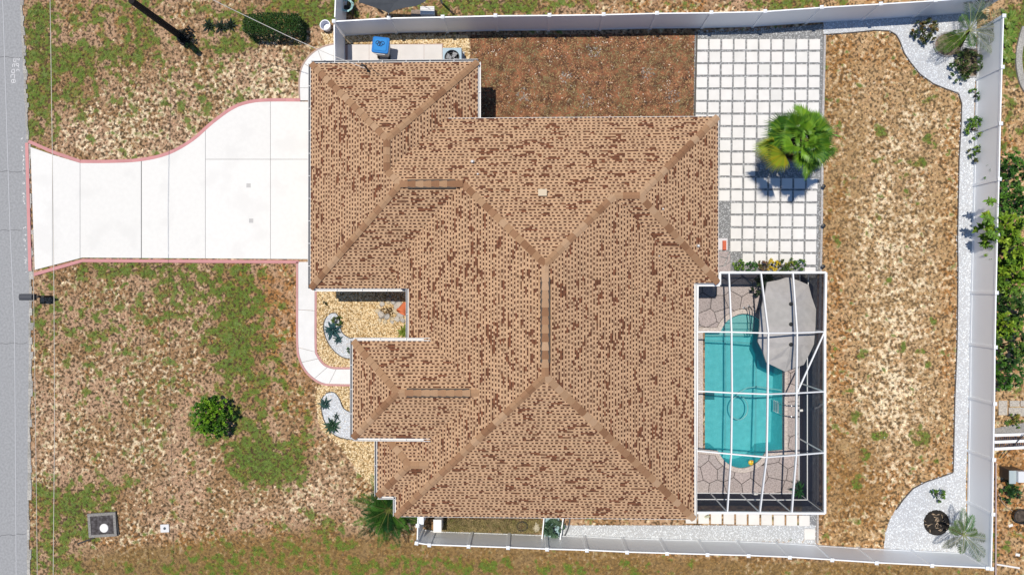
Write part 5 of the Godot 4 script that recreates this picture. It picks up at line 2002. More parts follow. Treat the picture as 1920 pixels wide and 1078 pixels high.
	agave("blue-grey agave at the tip of the lower white crescent", P(610, 757), 0.46, 22, Color(0.04, 0.09, 0.08))
	agave("dark green spiky succulent in the lower white crescent", P(623, 798), 0.55, 30, Color(0.035, 0.08, 0.045), "succulent")
	agave("small dark spiky succulent above the big lower one", P(631, 781), 0.28, 14, Color(0.03, 0.06, 0.05), "succulent")
	shrub("low_plant", "small green tufted plant at the head of the white crescent", "plant", P(633, 601), 0.22, 0.28, 90, 0.11, [Color(0.06, 0.12, 0.02), Color(0.10, 0.13, 0.03)])
	shrub("low_plant", "tiny dark green plant in the white gravel by the porch gutter", "plant", P(656, 657), 0.14, 0.2, 50, 0.09, [Color(0.04, 0.10, 0.03)])
	agave("yellow-green spiky bromeliad in the tan gravel by the house", P(757, 622), 0.45, 26, Color(0.15, 0.20, 0.03), "bromeliad")
	shrub("low_plant", "tiny dry weed in the tan gravel near the walk", "plant", P(610, 568), 0.12, 0.1, 40, 0.06, [Color(0.08, 0.08, 0.03)])


# ---------------------------------------------------------------- things in the front garden
func make_front_things() -> void:
	var mb := MB.new()
	# mailbox
	var m0 := P(37, 557, 1.1)
	var m1 := P(61, 557, 1.1)
	var mc := (m0 + m1) * 0.5
	var post := Vector3(m1.x + 0.12, 0, m1.z - 0.02)
	var box := thing("mailbox", "black mailbox with a rounded top on a post at the road edge", "mailbox", post)
	var prof := []
	for k in 9:
		var a := PI * k / 8.0
		prof.append(Vector2(cos(a) * 0.155, 0.06 + sin(a) * 0.15))
	prof.append(Vector2(-0.155, -0.16))
	prof.append(Vector2(0.155, -0.16))
	mb = MB.new()
	for k in prof.size():
		var a: Vector2 = prof[k]
		var b: Vector2 = prof[(k + 1) % prof.size()]
		mb.quad(Vector3(m0.x, 1.02 + a.y, mc.z + a.x), Vector3(m1.x, 1.02 + a.y, mc.z + a.x), Vector3(m1.x, 1.02 + b.y, mc.z + b.x), Vector3(m0.x, 1.02 + b.y, mc.z + b.x), Color(0.06, 0.065, 0.075))
	for s in [m0.x, m1.x]:
		for k in range(1, prof.size() - 1):
			mb.tri(Vector3(s, 1.02 + prof[0].y, mc.z + prof[0].x), Vector3(s, 1.02 + prof[k].y, mc.z + prof[k].x), Vector3(s, 1.02 + prof[k + 1].y, mc.z + prof[k + 1].x), Color(0.05, 0.052, 0.06))
	part(box, "box", mb, mats.painted)
	mb = MB.new()
	mb.box(Vector3(m0.x - 0.012, 1.02, mc.z), Vector3(0.02, 0.30, 0.30), Basis.IDENTITY, Color(0.10, 0.105, 0.115))
	part(box, "door", mb, mats.glossy_painted)
	mb = MB.new()
	mb.box(post + UP * 0.5, Vector3(0.10, 1.0, 0.10), Basis.IDENTITY, Color(0.02, 0.02, 0.022))
	part(box, "post", mb, mats.painted)
	mb = MB.new()
	mb.bar(post + Vector3(0.22, 0.82, 0), Vector3(m0.x + 0.15, 0.82, mc.z), 0.09, 0.06, Color(0.02, 0.02, 0.022))
	part(box, "arm", mb, mats.painted)
	# tall post, near-black all over
	var pb := P(341, 70)
	var pole := thing("wooden_pole", "thick black pole standing in the lawn beside the clipped hedge", "pole", pb)
	mb = MB.new()
	mb.tube([pb, pb + UP * 1.5, pb + UP * 3.2, pb + Vector3(0, 4.4, 0)], 0.17, 0.14, 12, Color(0.012, 0.011, 0.011))
	part(pole, "shaft", mb, mats.bark)
	mb = MB.new()
	mb.lathe(pb, [Vector2(0.30, 0.0), Vector2(0.26, 0.10), Vector2(0.17, 0.14)], 12, Color(0.012, 0.011, 0.011))
	part(pole, "collar", mb, mats.bark)
	shrub("dark_bush", "small blackish bush hugging the foot of the black pole", "shrub", P(352, 70), 0.42, 0.5, 420, 0.11, [Color(0.012, 0.013, 0.012), Color(0.02, 0.024, 0.018), Color(0.05, 0.05, 0.05)])  # near-black leaves clustered at the pole foot
	# clipped hedge
	var hc := P(514, 50, 0.6)
	var hedge := thing("clipped_hedge", "dark green box-cut hedge on the lawn by the neighbour", "hedge", Vector3(hc.x, 0, hc.z))
	mb = MB.new()
	var sx := 1.32
	var sz := 0.46
	for k in 10:
		var q := Vector3(hc.x - sx * 0.8 + sx * 1.6 * k / 9.0, 0, hc.z + rnd(-0.1, 0.1))
		mb.tube([q, q + Vector3(rnd(-0.1, 0.1), 0.8, rnd(-0.1, 0.1))], 0.02, 0.01, 5, Color(0.07, 0.05, 0.03))
	part(hedge, "stem", mb, mats.bark)
	mb = MB.new()
	for k in 3600:
		var q := Vector3(rnd(-1, 1), rnd(0, 1), rnd(-1, 1))
		var face := rng.randf()
		var nn := UP
		if face < 0.5:
			q.y = rnd(0.88, 1.03)
		elif face < 0.75:
			q.z = (1.0 if rng.randf() < 0.5 else -1.0) * rnd(0.9, 1.04)
			nn = Vector3(0, 0.3, signf(q.z))
		else:
			q.x = (1.0 if rng.randf() < 0.5 else -1.0) * rnd(0.94, 1.03)
			nn = Vector3(signf(q.x), 0.3, 0)
		var at := Vector3(hc.x + q.x * sx * (1.0 - 0.04 * q.z * q.z), 0.06 + q.y * 1.05 - 0.08 * q.x * q.x, hc.z + q.z * sz * (1.0 - 0.12 * q.x * q.x))
		var dv := (nn * 0.5 + Vector3(rnd(-1, 1), rnd(-0.3, 0.8), rnd(-1, 1))).normalized()
		mb.leaf(at, dv, (nn + Vector3(rnd(-0.5, 0.5), 0.2, rnd(-0.5, 0.5))).normalized(), rnd(0.07, 0.13), 0.06, Color(0.022, 0.06, 0.012).lerp(Color(0.045, 0.10, 0.018), rng.randf()) * rnd(0.7, 1.2))
	part(hedge, "foliage", mb, mats.leaf)
	# spiky dark plants between pole and hedge
	for q in [[392, 49, "spiky blackish yucca nearest the black pole", 0.5], [414, 51, "spiky blackish yucca between two others by the hedge", 0.5], [432, 48, "spiky blackish yucca nearest the hedge", 0.45]]:
		var r := agave(q[2], P(q[0], q[1]), q[3], 16, Color(0.018, 0.03, 0.016), "yucca")
		r.set_meta("group", "dark yuccas by the hedge")
	# glass garden ornament
	var wb := P(613, 52)
	var orn := thing("white_bucket", "crumpled white bucket on the ground beside the fence corner", "bucket", wb)
	mb = MB.new()
	mb.lathe(wb, [Vector2(0.0, 0.01), Vector2(0.20, 0.01), Vector2(0.24, 0.36), Vector2(0.26, 0.37), Vector2(0.22, 0.37), Vector2(0.19, 0.06), Vector2(0, 0.05)], 16, Color(0.62, 0.64, 0.72))
	part(orn, "pail", mb, mats.glossy_painted)
	mb = MB.new()
	var hp := []
	for k in 9:
		var a := PI * k / 8.0
		hp.append(wb + Vector3(cos(a) * 0.24, 0.36 + sin(a) * 0.02, 0.0 + sin(a) * 0.24))
	mb.tube(hp, 0.008, 0.008, 5, Color(0.3, 0.3, 0.32))
	part(orn, "handle", mb, mats.painted)
	# utility slab
	var uc := P(193, 983)
	var rot := Basis(UP, 0.07)
	var us := thing("utility_vault", "square concrete utility lid with a mossy top in the front lawn", "utility lid", uc)
	mb = MB.new()
	for s in [[0.0, -0.52, 1.40, 0.13], [0.0, 0.52, 1.40, 0.13], [-0.635, 0, 0.13, 0.91], [0.635, 0, 0.13, 0.91]]:
		mb.box(uc + rot * Vector3(s[0], 0.06, s[1]), Vector3(s[2], 0.14, s[3]), rot, Color(0.30, 0.29, 0.27))
	part(us, "rim", mb, mats.stone)
	mb = MB.new()
	mb.box(uc + UP * 0.04, Vector3(1.14, 0.12, 0.91), rot, Color(0.13, 0.125, 0.13))
	part(us, "lid", mb, mats.soil)
	mb = MB.new()
	mb.lathe(uc + rot * Vector3(0.08, 0.10, 0.16), [Vector2(0.22, 0.0), Vector2(0.21, 0.025), Vector2(0.0, 0.03)], 18, Color(0.70, 0.69, 0.67))
	part(us, "access_cap", mb, mats.painted)
	mb = MB.new()
	for s in [[217, 958, 223, 1002], [146, 1019, 176, 1008]]:
		mb.bar(P(s[0], s[1]) + UP * 0.04, P(s[2], s[3]) + UP * 0.04, 0.06, 0.06, Color(0.03, 0.03, 0.03))
	part(us, "steel_bar", mb, mats.painted)
	var vb := P(309, 990)
	var vx := thing("valve_box", "small white square valve box in the lower lawn", "valve box", vb)
	mb = MB.new()
	mb.box(vb + UP * 0.03, Vector3(0.42, 0.08, 0.38), Basis(UP, 0.05), Color(0.62, 0.63, 0.64))
	part(vx, "cover", mb, mats.painted)
	mb = MB.new()
	mb.lathe(vb + UP * 0.07, [Vector2(0.07, 0.0), Vector2(0.06, 0.02), Vector2(0, 0.02)], 10, Color(0.06, 0.08, 0.10))
	part(vx, "knob", mb, mats.painted)
	# rocks and fallen pot in the front bed
	var rk := [[717, 570, 0.10], [728, 562, 0.13], [737, 566, 0.10], [746, 572, 0.16], [742, 583, 0.13], [752, 590, 0.14], [745, 597, 0.12], [736, 598, 0.10], [726, 594, 0.11], [714, 590, 0.13], [708, 583, 0.10], [735, 603, 0.08], [757, 580, 0.10], [722, 603, 0.09], [755, 600, 0.10], [731, 556, 0.08], [712, 600, 0.08]]
	for i in rk.size():
		var q := P(rk[i][0], rk[i][1])
		var s: float = rk[i][2] * 1.25
		mb = MB.new()
		var c: Color = [Color(0.60, 0.56, 0.50), Color(0.66, 0.55, 0.38), Color(0.52, 0.50, 0.47)][i % 3]
		var prof2 := [Vector2(0.0, 0.0), Vector2(0.9, 0.05), Vector2(1.0, 0.35), Vector2(0.72, 0.8), Vector2(0.0, 0.95)]
		var scaled := []
		for v in prof2:
			scaled.append(Vector2(v.x * s, v.y * s))
		mb.lathe(Vector3.ZERO, scaled, 7, c)
		for j in mb.v.size():
			var v := mb.v[j]
			var f := 1.0 + 0.28 * sin(v.x * 31.0 + i * 2.0) * cos(v.z * 27.0 + i)
			mb.v[j] = Vector3(v.x * f * 1.25, v.y * (0.9 + 0.2 * sin(i)), v.z * f) .rotated(UP, i * 1.3) + q
		single("garden_rock", "%s pale rock %s the brown pond hollow" % [["flat", "tall", "lumpy"][i % 3], ["nearest the clay pot by", "at the top of", "just below the top one by", "biggest, toward the house by", "toward the house wall from", "at the house end of", "low on the house side of", "at the lower edge of", "in the lower middle of", "largest on the walk side of", "farthest toward the walk from", "isolated below", "between the clay pot and", "smaller one below", "nearest the spiky bromeliad by", "farthest up from", "lowest on the walk side of"][i]], "rock", mb, mats.stone, q, "rocks round the hollow")
	mb = MB.new()
	var hol := smooth_poly(poly([711, 582, 722, 577, 735, 577, 739, 585, 733, 592, 722, 595, 715, 592]), true, 2)
	mb.prism(hol, 0.03, 0.038, Color(0.16, 0.10, 0.04))
	single("dry_pond", "small brown dry pond hollow ringed by pale rocks", "pond", mb, mats.soil, P(724, 585))
	var pc := P(763, 569)
	var pot := thing("clay_pot", "orange clay pot tipped over in the tan gravel by the gutter", "pot", pc)
	mb = MB.new()
	mb.lathe(Vector3.ZERO, [Vector2(0.0, 0.0), Vector2(0.15, 0.0), Vector2(0.24, 0.42), Vector2(0.27, 0.42), Vector2(0.27, 0.52), Vector2(0.23, 0.52), Vector2(0.22, 0.44), Vector2(0.14, 0.05), Vector2(0.0, 0.04)], 16, Color(0.56, 0.15, 0.06))
	var tip := Basis(Vector3(0.8, 0, 0.4).normalized(), 1.25)
	for j in mb.v.size():
		mb.v[j] = tip * mb.v[j] + pc + UP * 0.22
		mb.n[j] = tip * mb.n[j]
	part(pot, "pot", mb, mats.painted)


# ---------------------------------------------------------------- side yards
func make_side_yards() -> void:
	# wheeled bin
	var bc := P(713, 84, 1.1)
	bc.y = 0.05
	var rot := Basis(UP, -0.12)
	var bin := thing("wheeled_bin", "wheeled bin with a bright blue lid on the concrete pad", "bin", bc)
	var mb := MB.new()
	var lo := 0.25
	var hi := 0.36
	var p := []
	for q in [[-1, -1], [1, -1], [1, 1], [-1, 1]]:
		p.append(bc + rot * Vector3(q[0] * lo, 0.08, q[1] * lo))
	for q in [[-1, -1], [1, -1], [1, 1], [-1, 1]]:
		p.append(bc + rot * Vector3(q[0] * hi, 0.98, q[1] * hi))
	for k in 4:
		mb.quad(p[(k + 1) % 4], p[k], p[k + 4], p[(k + 1) % 4 + 4], Color(0.55, 0.56, 0.57))
	part(bin, "body", mb, mats.painted)
	mb = MB.new()
	mb.prism(rounded(0.40, 0.38, 0.09), 0.98, 1.05, Color(0.008, 0.17, 0.50), true, 0.02)
	for j in mb.v.size():
		mb.v[j] = rot * mb.v[j] + bc
		mb.n[j] = rot * mb.n[j]
	var lid := part(bin, "lid", mb, mats.painted)
	mb = MB.new()
	mb.prism(rounded(0.30, 0.28, 0.07), 1.05, 1.075, Color(0.012, 0.21, 0.56), true, 0.01)
	for j in mb.v.size():
		mb.v[j] = rot * mb.v[j] + bc
	part(lid, "raised_panel", mb, mats.painted)
	mb = MB.new()
	var cord := []
	for k in 40:
		var t := k / 39.0
		cord.append(bc + rot * Vector3(-0.18 + 0.30 * t + 0.09 * cos(t * 21.0), 1.088, -0.14 + 0.10 * sin(t * 21.0) + 0.12 * sin(t * 3.0)))
	mb.tube(cord, 0.014, 0.014, 5, Color(0.015, 0.02, 0.06))
	single("cord", "dark looped cord lying on the blue bin lid", "cord", mb, mats.painted, bc + UP * 1.07)
	for s in [-1.0, 1.0]:
		mb = MB.new()
		var wc := bc + rot * Vector3(s * 0.27, 0.12, 0.25)
		mb.tube([wc - rot * Vector3(0.03, 0, 0), wc + rot * Vector3(0.03, 0, 0)], 0.12, 0.12, 14, Color(0.02, 0.02, 0.02))
		part(bin, "wheel", mb, mats.painted)
	mb = MB.new()
	mb.bar(bc + rot * Vector3(-0.26, 0.99, 0.42), bc + rot * Vector3(0.26, 0.99, 0.42), 0.035, 0.035, Color(0.5, 0.5, 0.51))
	part(bin, "handle", mb, mats.painted)
	condenser("air_conditioner", "pale blue-grey air conditioner with a round fan half under the garage eave", P(851, 118), 0.45, 0.75, Color(0.36, 0.47, 0.54))
	# white cabinet and boxes by the gate
	var wc := P(820, 986, 0.9)
	wc.y = 0.0
	var cab := thing("meter_cabinet", "white upright cabinet standing between the house wall and the lower fence", "cabinet", wc)
	mb = MB.new()
	mb.box(wc + UP * 0.45, Vector3(0.34, 0.9, 0.55), Basis.IDENTITY, Color(0.72, 0.71, 0.69))
	part(cab, "body", mb, mats.painted)
	mb = MB.new()
	mb.box(wc + UP * 0.92, Vector3(0.38, 0.04, 0.60), Basis.IDENTITY, Color(0.76, 0.75, 0.72))
	part(cab, "lid", mb, mats.painted)
	var pw := P(789, 976, 1.7)
	mb = MB.new()
	mb.box(Vector3(pw.x, 0.85, pw.z), Vector3(0.22, 1.7, 0.30), Basis.IDENTITY, Color(0.74, 0.75, 0.77))
	mb.box(Vector3(pw.x, 1.72, pw.z), Vector3(0.25, 0.04, 0.33), Basis.IDENTITY, Color(0.76, 0.77, 0.79))
	single("gate_pillar", "white square pillar beside the narrow gate", "pillar", mb, mats.white_vinyl, Vector3(pw.x, 0, pw.z))
	# dry weeds, coil, stones in the narrow strip
	var tall := []
	var tc := []
	var bm := MB.new()
	for k in 7:
		var a := TAU * k / 7.0
		var d := Vector3(cos(a), 0, sin(a))
		var s := Vector3(-d.z, 0, d.x)
		bm.tri(-s * 0.07, s * 0.07, d * rnd(0.5, 1.0) + UP * rnd(0.6, 1.1))
	var bmesh := bm.mesh()
	for k in 700:
		var q := P(rnd(826, 1012), rnd(974, 998))
		var s := rnd(0.1, 0.24)
		tall.append(Transform3D(Basis(UP, rnd(0, TAU)).scaled(Vector3.ONE * s), q + UP * 0.01))
		tc.append(Color(0.44, 0.33, 0.18).lerp(Color(0.16, 0.16, 0.04), rng.randf()) * rnd(0.5, 1.3))
	scatter("dry_weeds", "tangled dry weeds behind the lower fence beside the house", "weeds", bmesh, mats.blade, tall, tc)
	mb = MB.new()
	var cl := P(979, 986)
	var co := []
	for k in 44:
		var a := TAU * k / 14.0
		co.append(cl + Vector3(cos(a) * (0.19 + 0.002 * k), 0.04 + k * 0.002, sin(a) * (0.17 + 0.002 * k)))
	mb.tube(co, 0.018, 0.018, 6, Color(0.02, 0.02, 0.022))
	single("black_hose", "black hose coil in the dry weeds below the house", "hose", mb, mats.painted, cl)
	for q in [[1006, 988, "pale limestone lump beside the caged fern", 0.16], [824, 990, "broken grey stone beside the white cabinet", 0.15]]:
		mb = MB.new()
		var at := P(q[0], q[1])
		var s: float = q[3]
		mb.lathe(at, [Vector2(s, 0), Vector2(s * 1.1, s * 0.5), Vector2(s * 0.6, s * 0.9), Vector2(0, s)], 7, Color(0.60, 0.55, 0.42))
		for j in mb.v.size():
			var v := mb.v[j] - at
			mb.v[j] = at + Vector3(v.x * (1.0 + 0.3 * sin(v.z * 20.0)), v.y, v.z * (1.3 + 0.3 * cos(v.x * 17.0)))
		single("limestone", q[2], "rock", mb, mats.stone, at)
	# fern in a clear-sided planter frame
	var fc := P(1037, 985)
	var fern := shrub("leafy_fern", "grey-green fern spilling from the teal planter below the house", "fern", fc + UP * 0.2, 0.42, 0.45, 260, 0.18, [Color(0.07, 0.13, 0.08), Color(0.10, 0.16, 0.10), Color(0.03, 0.07, 0.04)])
	var pl := thing("teal_planter", "pale teal plastic planter with white side rails by the lower fence", "planter", P(1036, 993))
	var tm := StandardMaterial3D.new()
	tm.albedo_color = col(0.28, 0.42, 0.45)
	tm.roughness = 0.35
	var a0 := P(1021, 968, 0.3)
	var a1 := P(1048, 1011, 0.3)
	mb = MB.new()
	mb.box(Vector3((a0.x + a1.x) / 2, 0.16, a1.z), Vector3(a1.x - a0.x, 0.32, 0.03))
	mb.box(Vector3(a0.x, 0.16, (a0.z + a1.z) / 2), Vector3(0.03, 0.32, a1.z - a0.z))
	mb.box(Vector3(a1.x, 0.16, (a0.z + a1.z) / 2), Vector3(0.03, 0.32, a1.z - a0.z))
	mb.box(Vector3((a0.x + a1.x) / 2, 0.14, (a0.z + a1.z) / 2), Vector3(a1.x - a0.x, 0.20, a1.z - a0.z))
	part(pl, "tub", mb, tm)
	for s in [[1020, 972, 1016, 1012], [1056, 972, 1050, 1014]]:
		mb = MB.new()
		mb.bar(P(s[0], s[1], 0.55), P(s[2], s[3], 0.55), 0.05, 0.04)
		for k in 2:
			var e := P(s[k * 2], s[k * 2 + 1], 0.55)
			mb.bar(e, Vector3(e.x, 0.0, e.z), 0.04, 0.04)
		part(pl, "side_rail", mb, mats.white_vinyl)
	mb = MB.new()
	var arc := []
	for q in [[1069, 968], [1068, 980], [1065, 992], [1060, 1003], [1054, 1010]]:
		arc.append(P(q[0], q[1], 0.05))
	mb.tube(arc, 0.035, 0.035, 6, Color(0.08, 0.09, 0.10))
	single("edging_hose", "dark curved tube lying on the pale gravel below the house", "tube", mb, mats.painted, P(1063, 995))
	# lamp on the paving under the enclosure wall
	var lp := P(1322, 969)
	mb = MB.new()
	mb.bar(lp + UP * 0.08, P(1327, 964) + UP * 0.3, 0.1, 0.06, Color(0.55, 0.56, 0.40))
	single("garden_trowel", "pale yellow tool leaning on the paver by the lower enclosure corner", "tool", mb, mats.painted, lp)
	# weed clumps and bleached spots on the mulch
	for q in [[1113, 97, "pale dead weed clump nearest the fence on the brown bed"], [1011, 171, ""], [979, 178, "largest grey dead plant on the brown bed"], [1100, 188, "grey dead sprig near the house on the brown bed"], [1215, 137, "bleached dry clump toward the patio on the brown bed"], [1262, 183, "bleached sprig close to the patio pavers on the brown bed"], [1060, 148, "faint dry clump in the middle of the brown bed"]]:
		if q[2] == "":
			continue
		var at := P(q[0], q[1])
		mb = MB.new()
		for k in 30:
			var a := rnd(0, TAU)
			var e := rnd(0.0, 0.3)
			mb.leaf(at + Vector3(rnd(-0.3, 0.3), 0.02, rnd(-0.3, 0.3)), Vector3(cos(a) * cos(e), sin(e), sin(a) * cos(e)), UP, rnd(0.06, 0.18), 0.06, Color(0.42, 0.37, 0.33) * rnd(0.3, 1.1))
		single("dead_plant", q[2], "plant", mb, mats.leaf, at, "dead plants on the brown bed")

func rounded(hx: float, hz: float, r: float) -> PackedVector2Array:
	var out := PackedVector2Array()
	for c in [[1, 1, 0.0], [-1, 1, PI / 2], [-1, -1, PI], [1, -1, PI * 1.5]]:
		for k in 5:
			var a: float = c[2] + PI / 2 * k / 4.0
			out.append(Vector2(c[0] * (hx - r) + cos(a) * r, c[1] * (hz - r) + sin(a) * r))
	return out

func condenser(called: String, label: String, at: Vector3, half: float, h: float, c: Color) -> void:
	var root := thing(called, label, "air conditioner", at)
	var mb := MB.new()
	mb.box(at + UP * 0.03, Vector3(half * 2.3, 0.1, half * 2.3), Basis.IDENTITY, Color(0.45, 0.45, 0.45))
	part(root, "pad", mb, mats.concrete)
	mb = MB.new()
	for s in [-1.0, 1.0]:
		mb.box(at + Vector3(s * (half - 0.01), h * 0.5 + 0.08, 0), Vector3(0.02, h, half * 2.0), Basis.IDENTITY, c)
		mb.box(at + Vector3(0, h * 0.5 + 0.08, s * (half - 0.01)), Vector3(half * 2.0 - 0.05, h, 0.02), Basis.IDENTITY, c)
	for k in 32:
		var a0 := TAU * k / 32.0
		var a1 := TAU * (k + 1) / 32.0
		var s0 := half / maxf(absf(cos(a0)), absf(sin(a0)))
		var s1 := half / maxf(absf(cos(a1)), absf(sin(a1)))
		var y := at + UP * (h + 0.085)
		mb.quad(y + Vector3(cos(a1), 0, sin(a1)) * half * 0.8, y + Vector3(cos(a0), 0, sin(a0)) * half * 0.8, y + Vector3(cos(a0), 0, sin(a0)) * s0, y + Vector3(cos(a1), 0, sin(a1)) * s1, c)
	part(root, "cabinet", mb, mats.painted)
	mb = MB.new()
	mb.lathe(at + UP * (h - 0.25), [Vector2(half * 0.85, 0.0), Vector2(0.0, 0.01)], 20, Color(0.015, 0.016, 0.018))
	part(root, "well", mb, mats.painted)
	mb = MB.new()
	for k in 4:
		var a := TAU * k / 4.0 + 0.5
		var d := Vector3(cos(a), 0, sin(a))
		var s := Vector3(-d.z, 0, d.x)
		var y := at + UP * (h - 0.1)
		mb.quad(y + d * 0.05 - s * 0.05, y + d * half * 0.7 - s * 0.14, y + d * half * 0.7 + s * 0.12 + UP * 0.07, y + d * 0.05 + s * 0.05, Color(0.30, 0.31, 0.33))
	part(root, "fan", mb, mats.painted)
	mb = MB.new()
	for r in [0.25, 0.5, 0.75]:
		var ring := []
		for k in 25:
			var a := TAU * k / 24.0
			ring.append(at + Vector3(cos(a) * half * r, h + 0.09, sin(a) * half * r))
		mb.tube(ring, 0.006, 0.006, 4, Color(0.2, 0.2, 0.21), false)
	part(root, "grille", mb, mats.painted)


# ---------------------------------------------------------------- the neighbours
func make_neighbours() -> void:
	var mb := MB.new()
	# shade sail
	var sp := [[680, -40, 2.7], [672, 4, 2.5], [700, 13, 2.35], [722, 21, 2.25], [728, 25, 2.2], [740, 19, 2.3], [760, 14, 2.45], [780, 11, 2.55], [798, 2, 2.7], [806, -40, 2.9]]
	var sail := thing("shade_sail", "dark grey shade sail stretched over the neighbour's yard", "shade sail", P(735, 5))
	var pts := []
	var ctr := Vector3.ZERO
	for q in sp:
		pts.append(P(q[0], q[1], q[2]))
		ctr += pts[-1]
	ctr = ctr / pts.size() - UP * 0.15
	for k in pts.size():
		mb.tri(ctr, pts[(k + 1) % pts.size()], pts[k], Color(0.055, 0.065, 0.075))
		mb.tri(ctr - UP * 0.01, pts[k] - UP * 0.01, pts[(k + 1) % pts.size()] - UP * 0.01, Color(0.055, 0.065, 0.075))
	part(sail, "cloth", mb, mats.canvas)
	mb = MB.new()
	mb.tube([P(728, 25, 2.2), P(729, 33, 1.85)], 0.012, 0.012, 5, Color(0.7, 0.7, 0.68))
	part(sail, "rope", mb, mats.painted)
	mb = MB.new()
	mb.tube([P(783, 6, 2.5), P(806, 17, 0.5)], 0.012, 0.012, 5, Color(0.7, 0.7, 0.68))
	part(sail, "rope", mb, mats.painted)
	for q in [[668, -46, 2.9], [812, -46, 3.0]]:
		mb = MB.new()
		var t := P(q[0], q[1], q[2])
		mb.tube([Vector3(t.x, 0, t.z), t], 0.05, 0.05, 8, Color(0.3, 0.3, 0.3))
		part(sail, "post", mb, mats.painted)
	# hose reel
	var hr := P(655, 20)
	var reel := thing("hose_reel", "pale blue garden hose coiled on a black reel behind the fence", "hose reel", hr)
	mb = MB.new()
	mb.tube([hr + Vector3(-0.2, 0.35, 0), hr + Vector3(0.2, 0.35, 0)], 0.12, 0.12, 12, Color(0.02, 0.02, 0.02))
	for s in [-0.22, 0.22]:
		mb.tube([hr + Vector3(s - 0.012, 0.35, 0), hr + Vector3(s + 0.012, 0.35, 0)], 0.32, 0.32, 16, Color(0.02, 0.02, 0.02))
	part(reel, "drum", mb, mats.painted)
	mb = MB.new()
	var hose := []
	for k in 90:
		var a := TAU * k / 15.0
		hose.append(hr + Vector3(0.02 + cos(a) * (0.30 + 0.05 * sin(k * 0.7)), 0.66 + 0.04 * sin(k * 0.31), sin(a) * (0.28 + 0.05 * cos(k * 0.5))))
	mb.tube(hose, 0.016, 0.016, 5, Color(0.36, 0.60, 0.60))
	part(reel, "hose", mb, mats.glossy_painted)
	# crate and mat
	var wc := P(803, 25)
	var crate := thing("white_crate", "white slatted crate against the fence in the neighbour's yard", "crate", wc)
	for k in 5:
		mb = MB.new()
		mb.box(wc + Vector3(0, 0.36, -0.16 + k * 0.08), Vector3(0.68, 0.025, 0.065), Basis.IDENTITY, Color(0.70, 0.70, 0.70))
		part(crate, "slat", mb, mats.painted)
	mb = MB.new()
	mb.box(wc + UP * 0.17, Vector3(0.64, 0.34, 0.38), Basis.IDENTITY, Color(0.60, 0.60, 0.60))
	part(crate, "body", mb, mats.painted)
	mb = MB.new()
	mb.box(P(781, 26) + UP * 0.04, Vector3(0.52, 0.08, 0.36), Basis.IDENTITY, Color(0.32, 0.25, 0.20))
	single("paving_block", "brown paving block next to the white crate", "block", mb, mats.stone, P(781, 26))

	# hedge trees behind the back fence
	var g1 := [Color(0.05, 0.14, 0.02), Color(0.09, 0.21, 0.025), Color(0.03, 0.09, 0.015)]
	var g2 := [Color(0.16, 0.27, 0.02), Color(0.10, 0.20, 0.02), Color(0.24, 0.34, 0.03)]
	var g3 := [Color(0.025, 0.07, 0.015), Color(0.04, 0.10, 0.02), Color(0.10, 0.18, 0.03)]  # darker leaf greens
	for q in [[1893, 318, 0.85, 2.0, g1, "dense green tree nearest the top of the hedge behind the back fence", 0.17], [1902, 375, 0.8, 2.1, g1, "dense green tree below the topmost one behind the back fence", 0.17], [1882, 432, 0.85, 2.5, g2, "yellow-green tree with big leaves reaching over the back fence", 0.24], [1902, 470, 0.9, 2.4, g2, "yellow-green tree behind the overhanging one at the picture edge", 0.24], [1890, 520, 0.75, 2.1, g2, "yellow-green tree at the lower end of the bright hedge", 0.22], [1900, 575, 0.8, 1.9, g3, "dark green tree below the bright hedge", 0.17], [1888, 610, 0.55, 1.6, g2, "small bright bush between the dark trees", 0.17], [1902, 650, 0.8, 1.9, g3, "dark tree with bare twigs in the middle of the hedge", 0.17], [1888, 705, 0.75, 1.5, g1, "low green tree at the lower end of the hedge", 0.16]]:
		shrub("hedge_tree", q[5], "tree", P(q[0], q[1], 0.6 * q[3]) * Vector3(1, 0, 1), q[2], q[3], 620, q[6], q[4], "hedge trees behind the back fence")
	# loose sprays that hang over the fence
	for q in [[1851, 374, 2.3, "lone leafy spray hanging over the fence, topmost"], [1846, 408, 2.3, "leafy spray hanging over the fence below the lone one"], [1856, 437, 2.2, "bright leafy spray hanging over the fence beside the tree"]]:
		var at := P(q[0], q[1], q[2])
		mb = MB.new()
		var far := P(q[0] + 30, q[1] + 14, q[2] - 0.4)
		mb.tube([far, at.lerp(far, 0.5) + UP * 0.1, at], 0.012, 0.005, 5, Color(0.10, 0.07, 0.04))
		for k in 30:
			var a := rnd(0, TAU)
			var o := at.lerp(far, rng.randf() * 0.5)
			mb.leaf(o, Vector3(cos(a), rnd(-0.2, 0.3), sin(a)).normalized(), UP, rnd(0.16, 0.26), 0.11, Color(0.11, 0.22, 0.02) * rnd(0.6, 1.5))
		single("leafy_branch", q[3], "branch", mb, mats.leaf, at, "sprays hanging over the back fence")
	# ferny border further up
	for q in [[1890, 40, "fern clump nearest the top corner behind the back fence", 0.6], [1888, 72, "fern clump below the top corner behind the back fence", 0.55], [1887, 105, "yellowish fern clump beside the pale kerb behind the fence", 0.45]]:
		var at := P(q[0], q[1])
		var ferns := thing("fern_clump", q[2], "fern", at, "fern clumps behind the back fence")
		for k in 14:
			part(ferns, "frond", feather_frond(at + UP * 0.05, k * 2.4, rnd(0.4, 1.0), q[3] * rnd(0.8, 1.3), 0.5, 0.16, Color(0.09, 0.20, 0.02).lerp(Color(0.22, 0.26, 0.04), rng.randf() * 0.6), 14), mats.leaf)
	var kerb := smooth_poly(poly([1916, 50, 1908, 80, 1904, 110, 1908, 145, 1918, 170, 1940, 190]), false, 4)
	mb = MB.new()
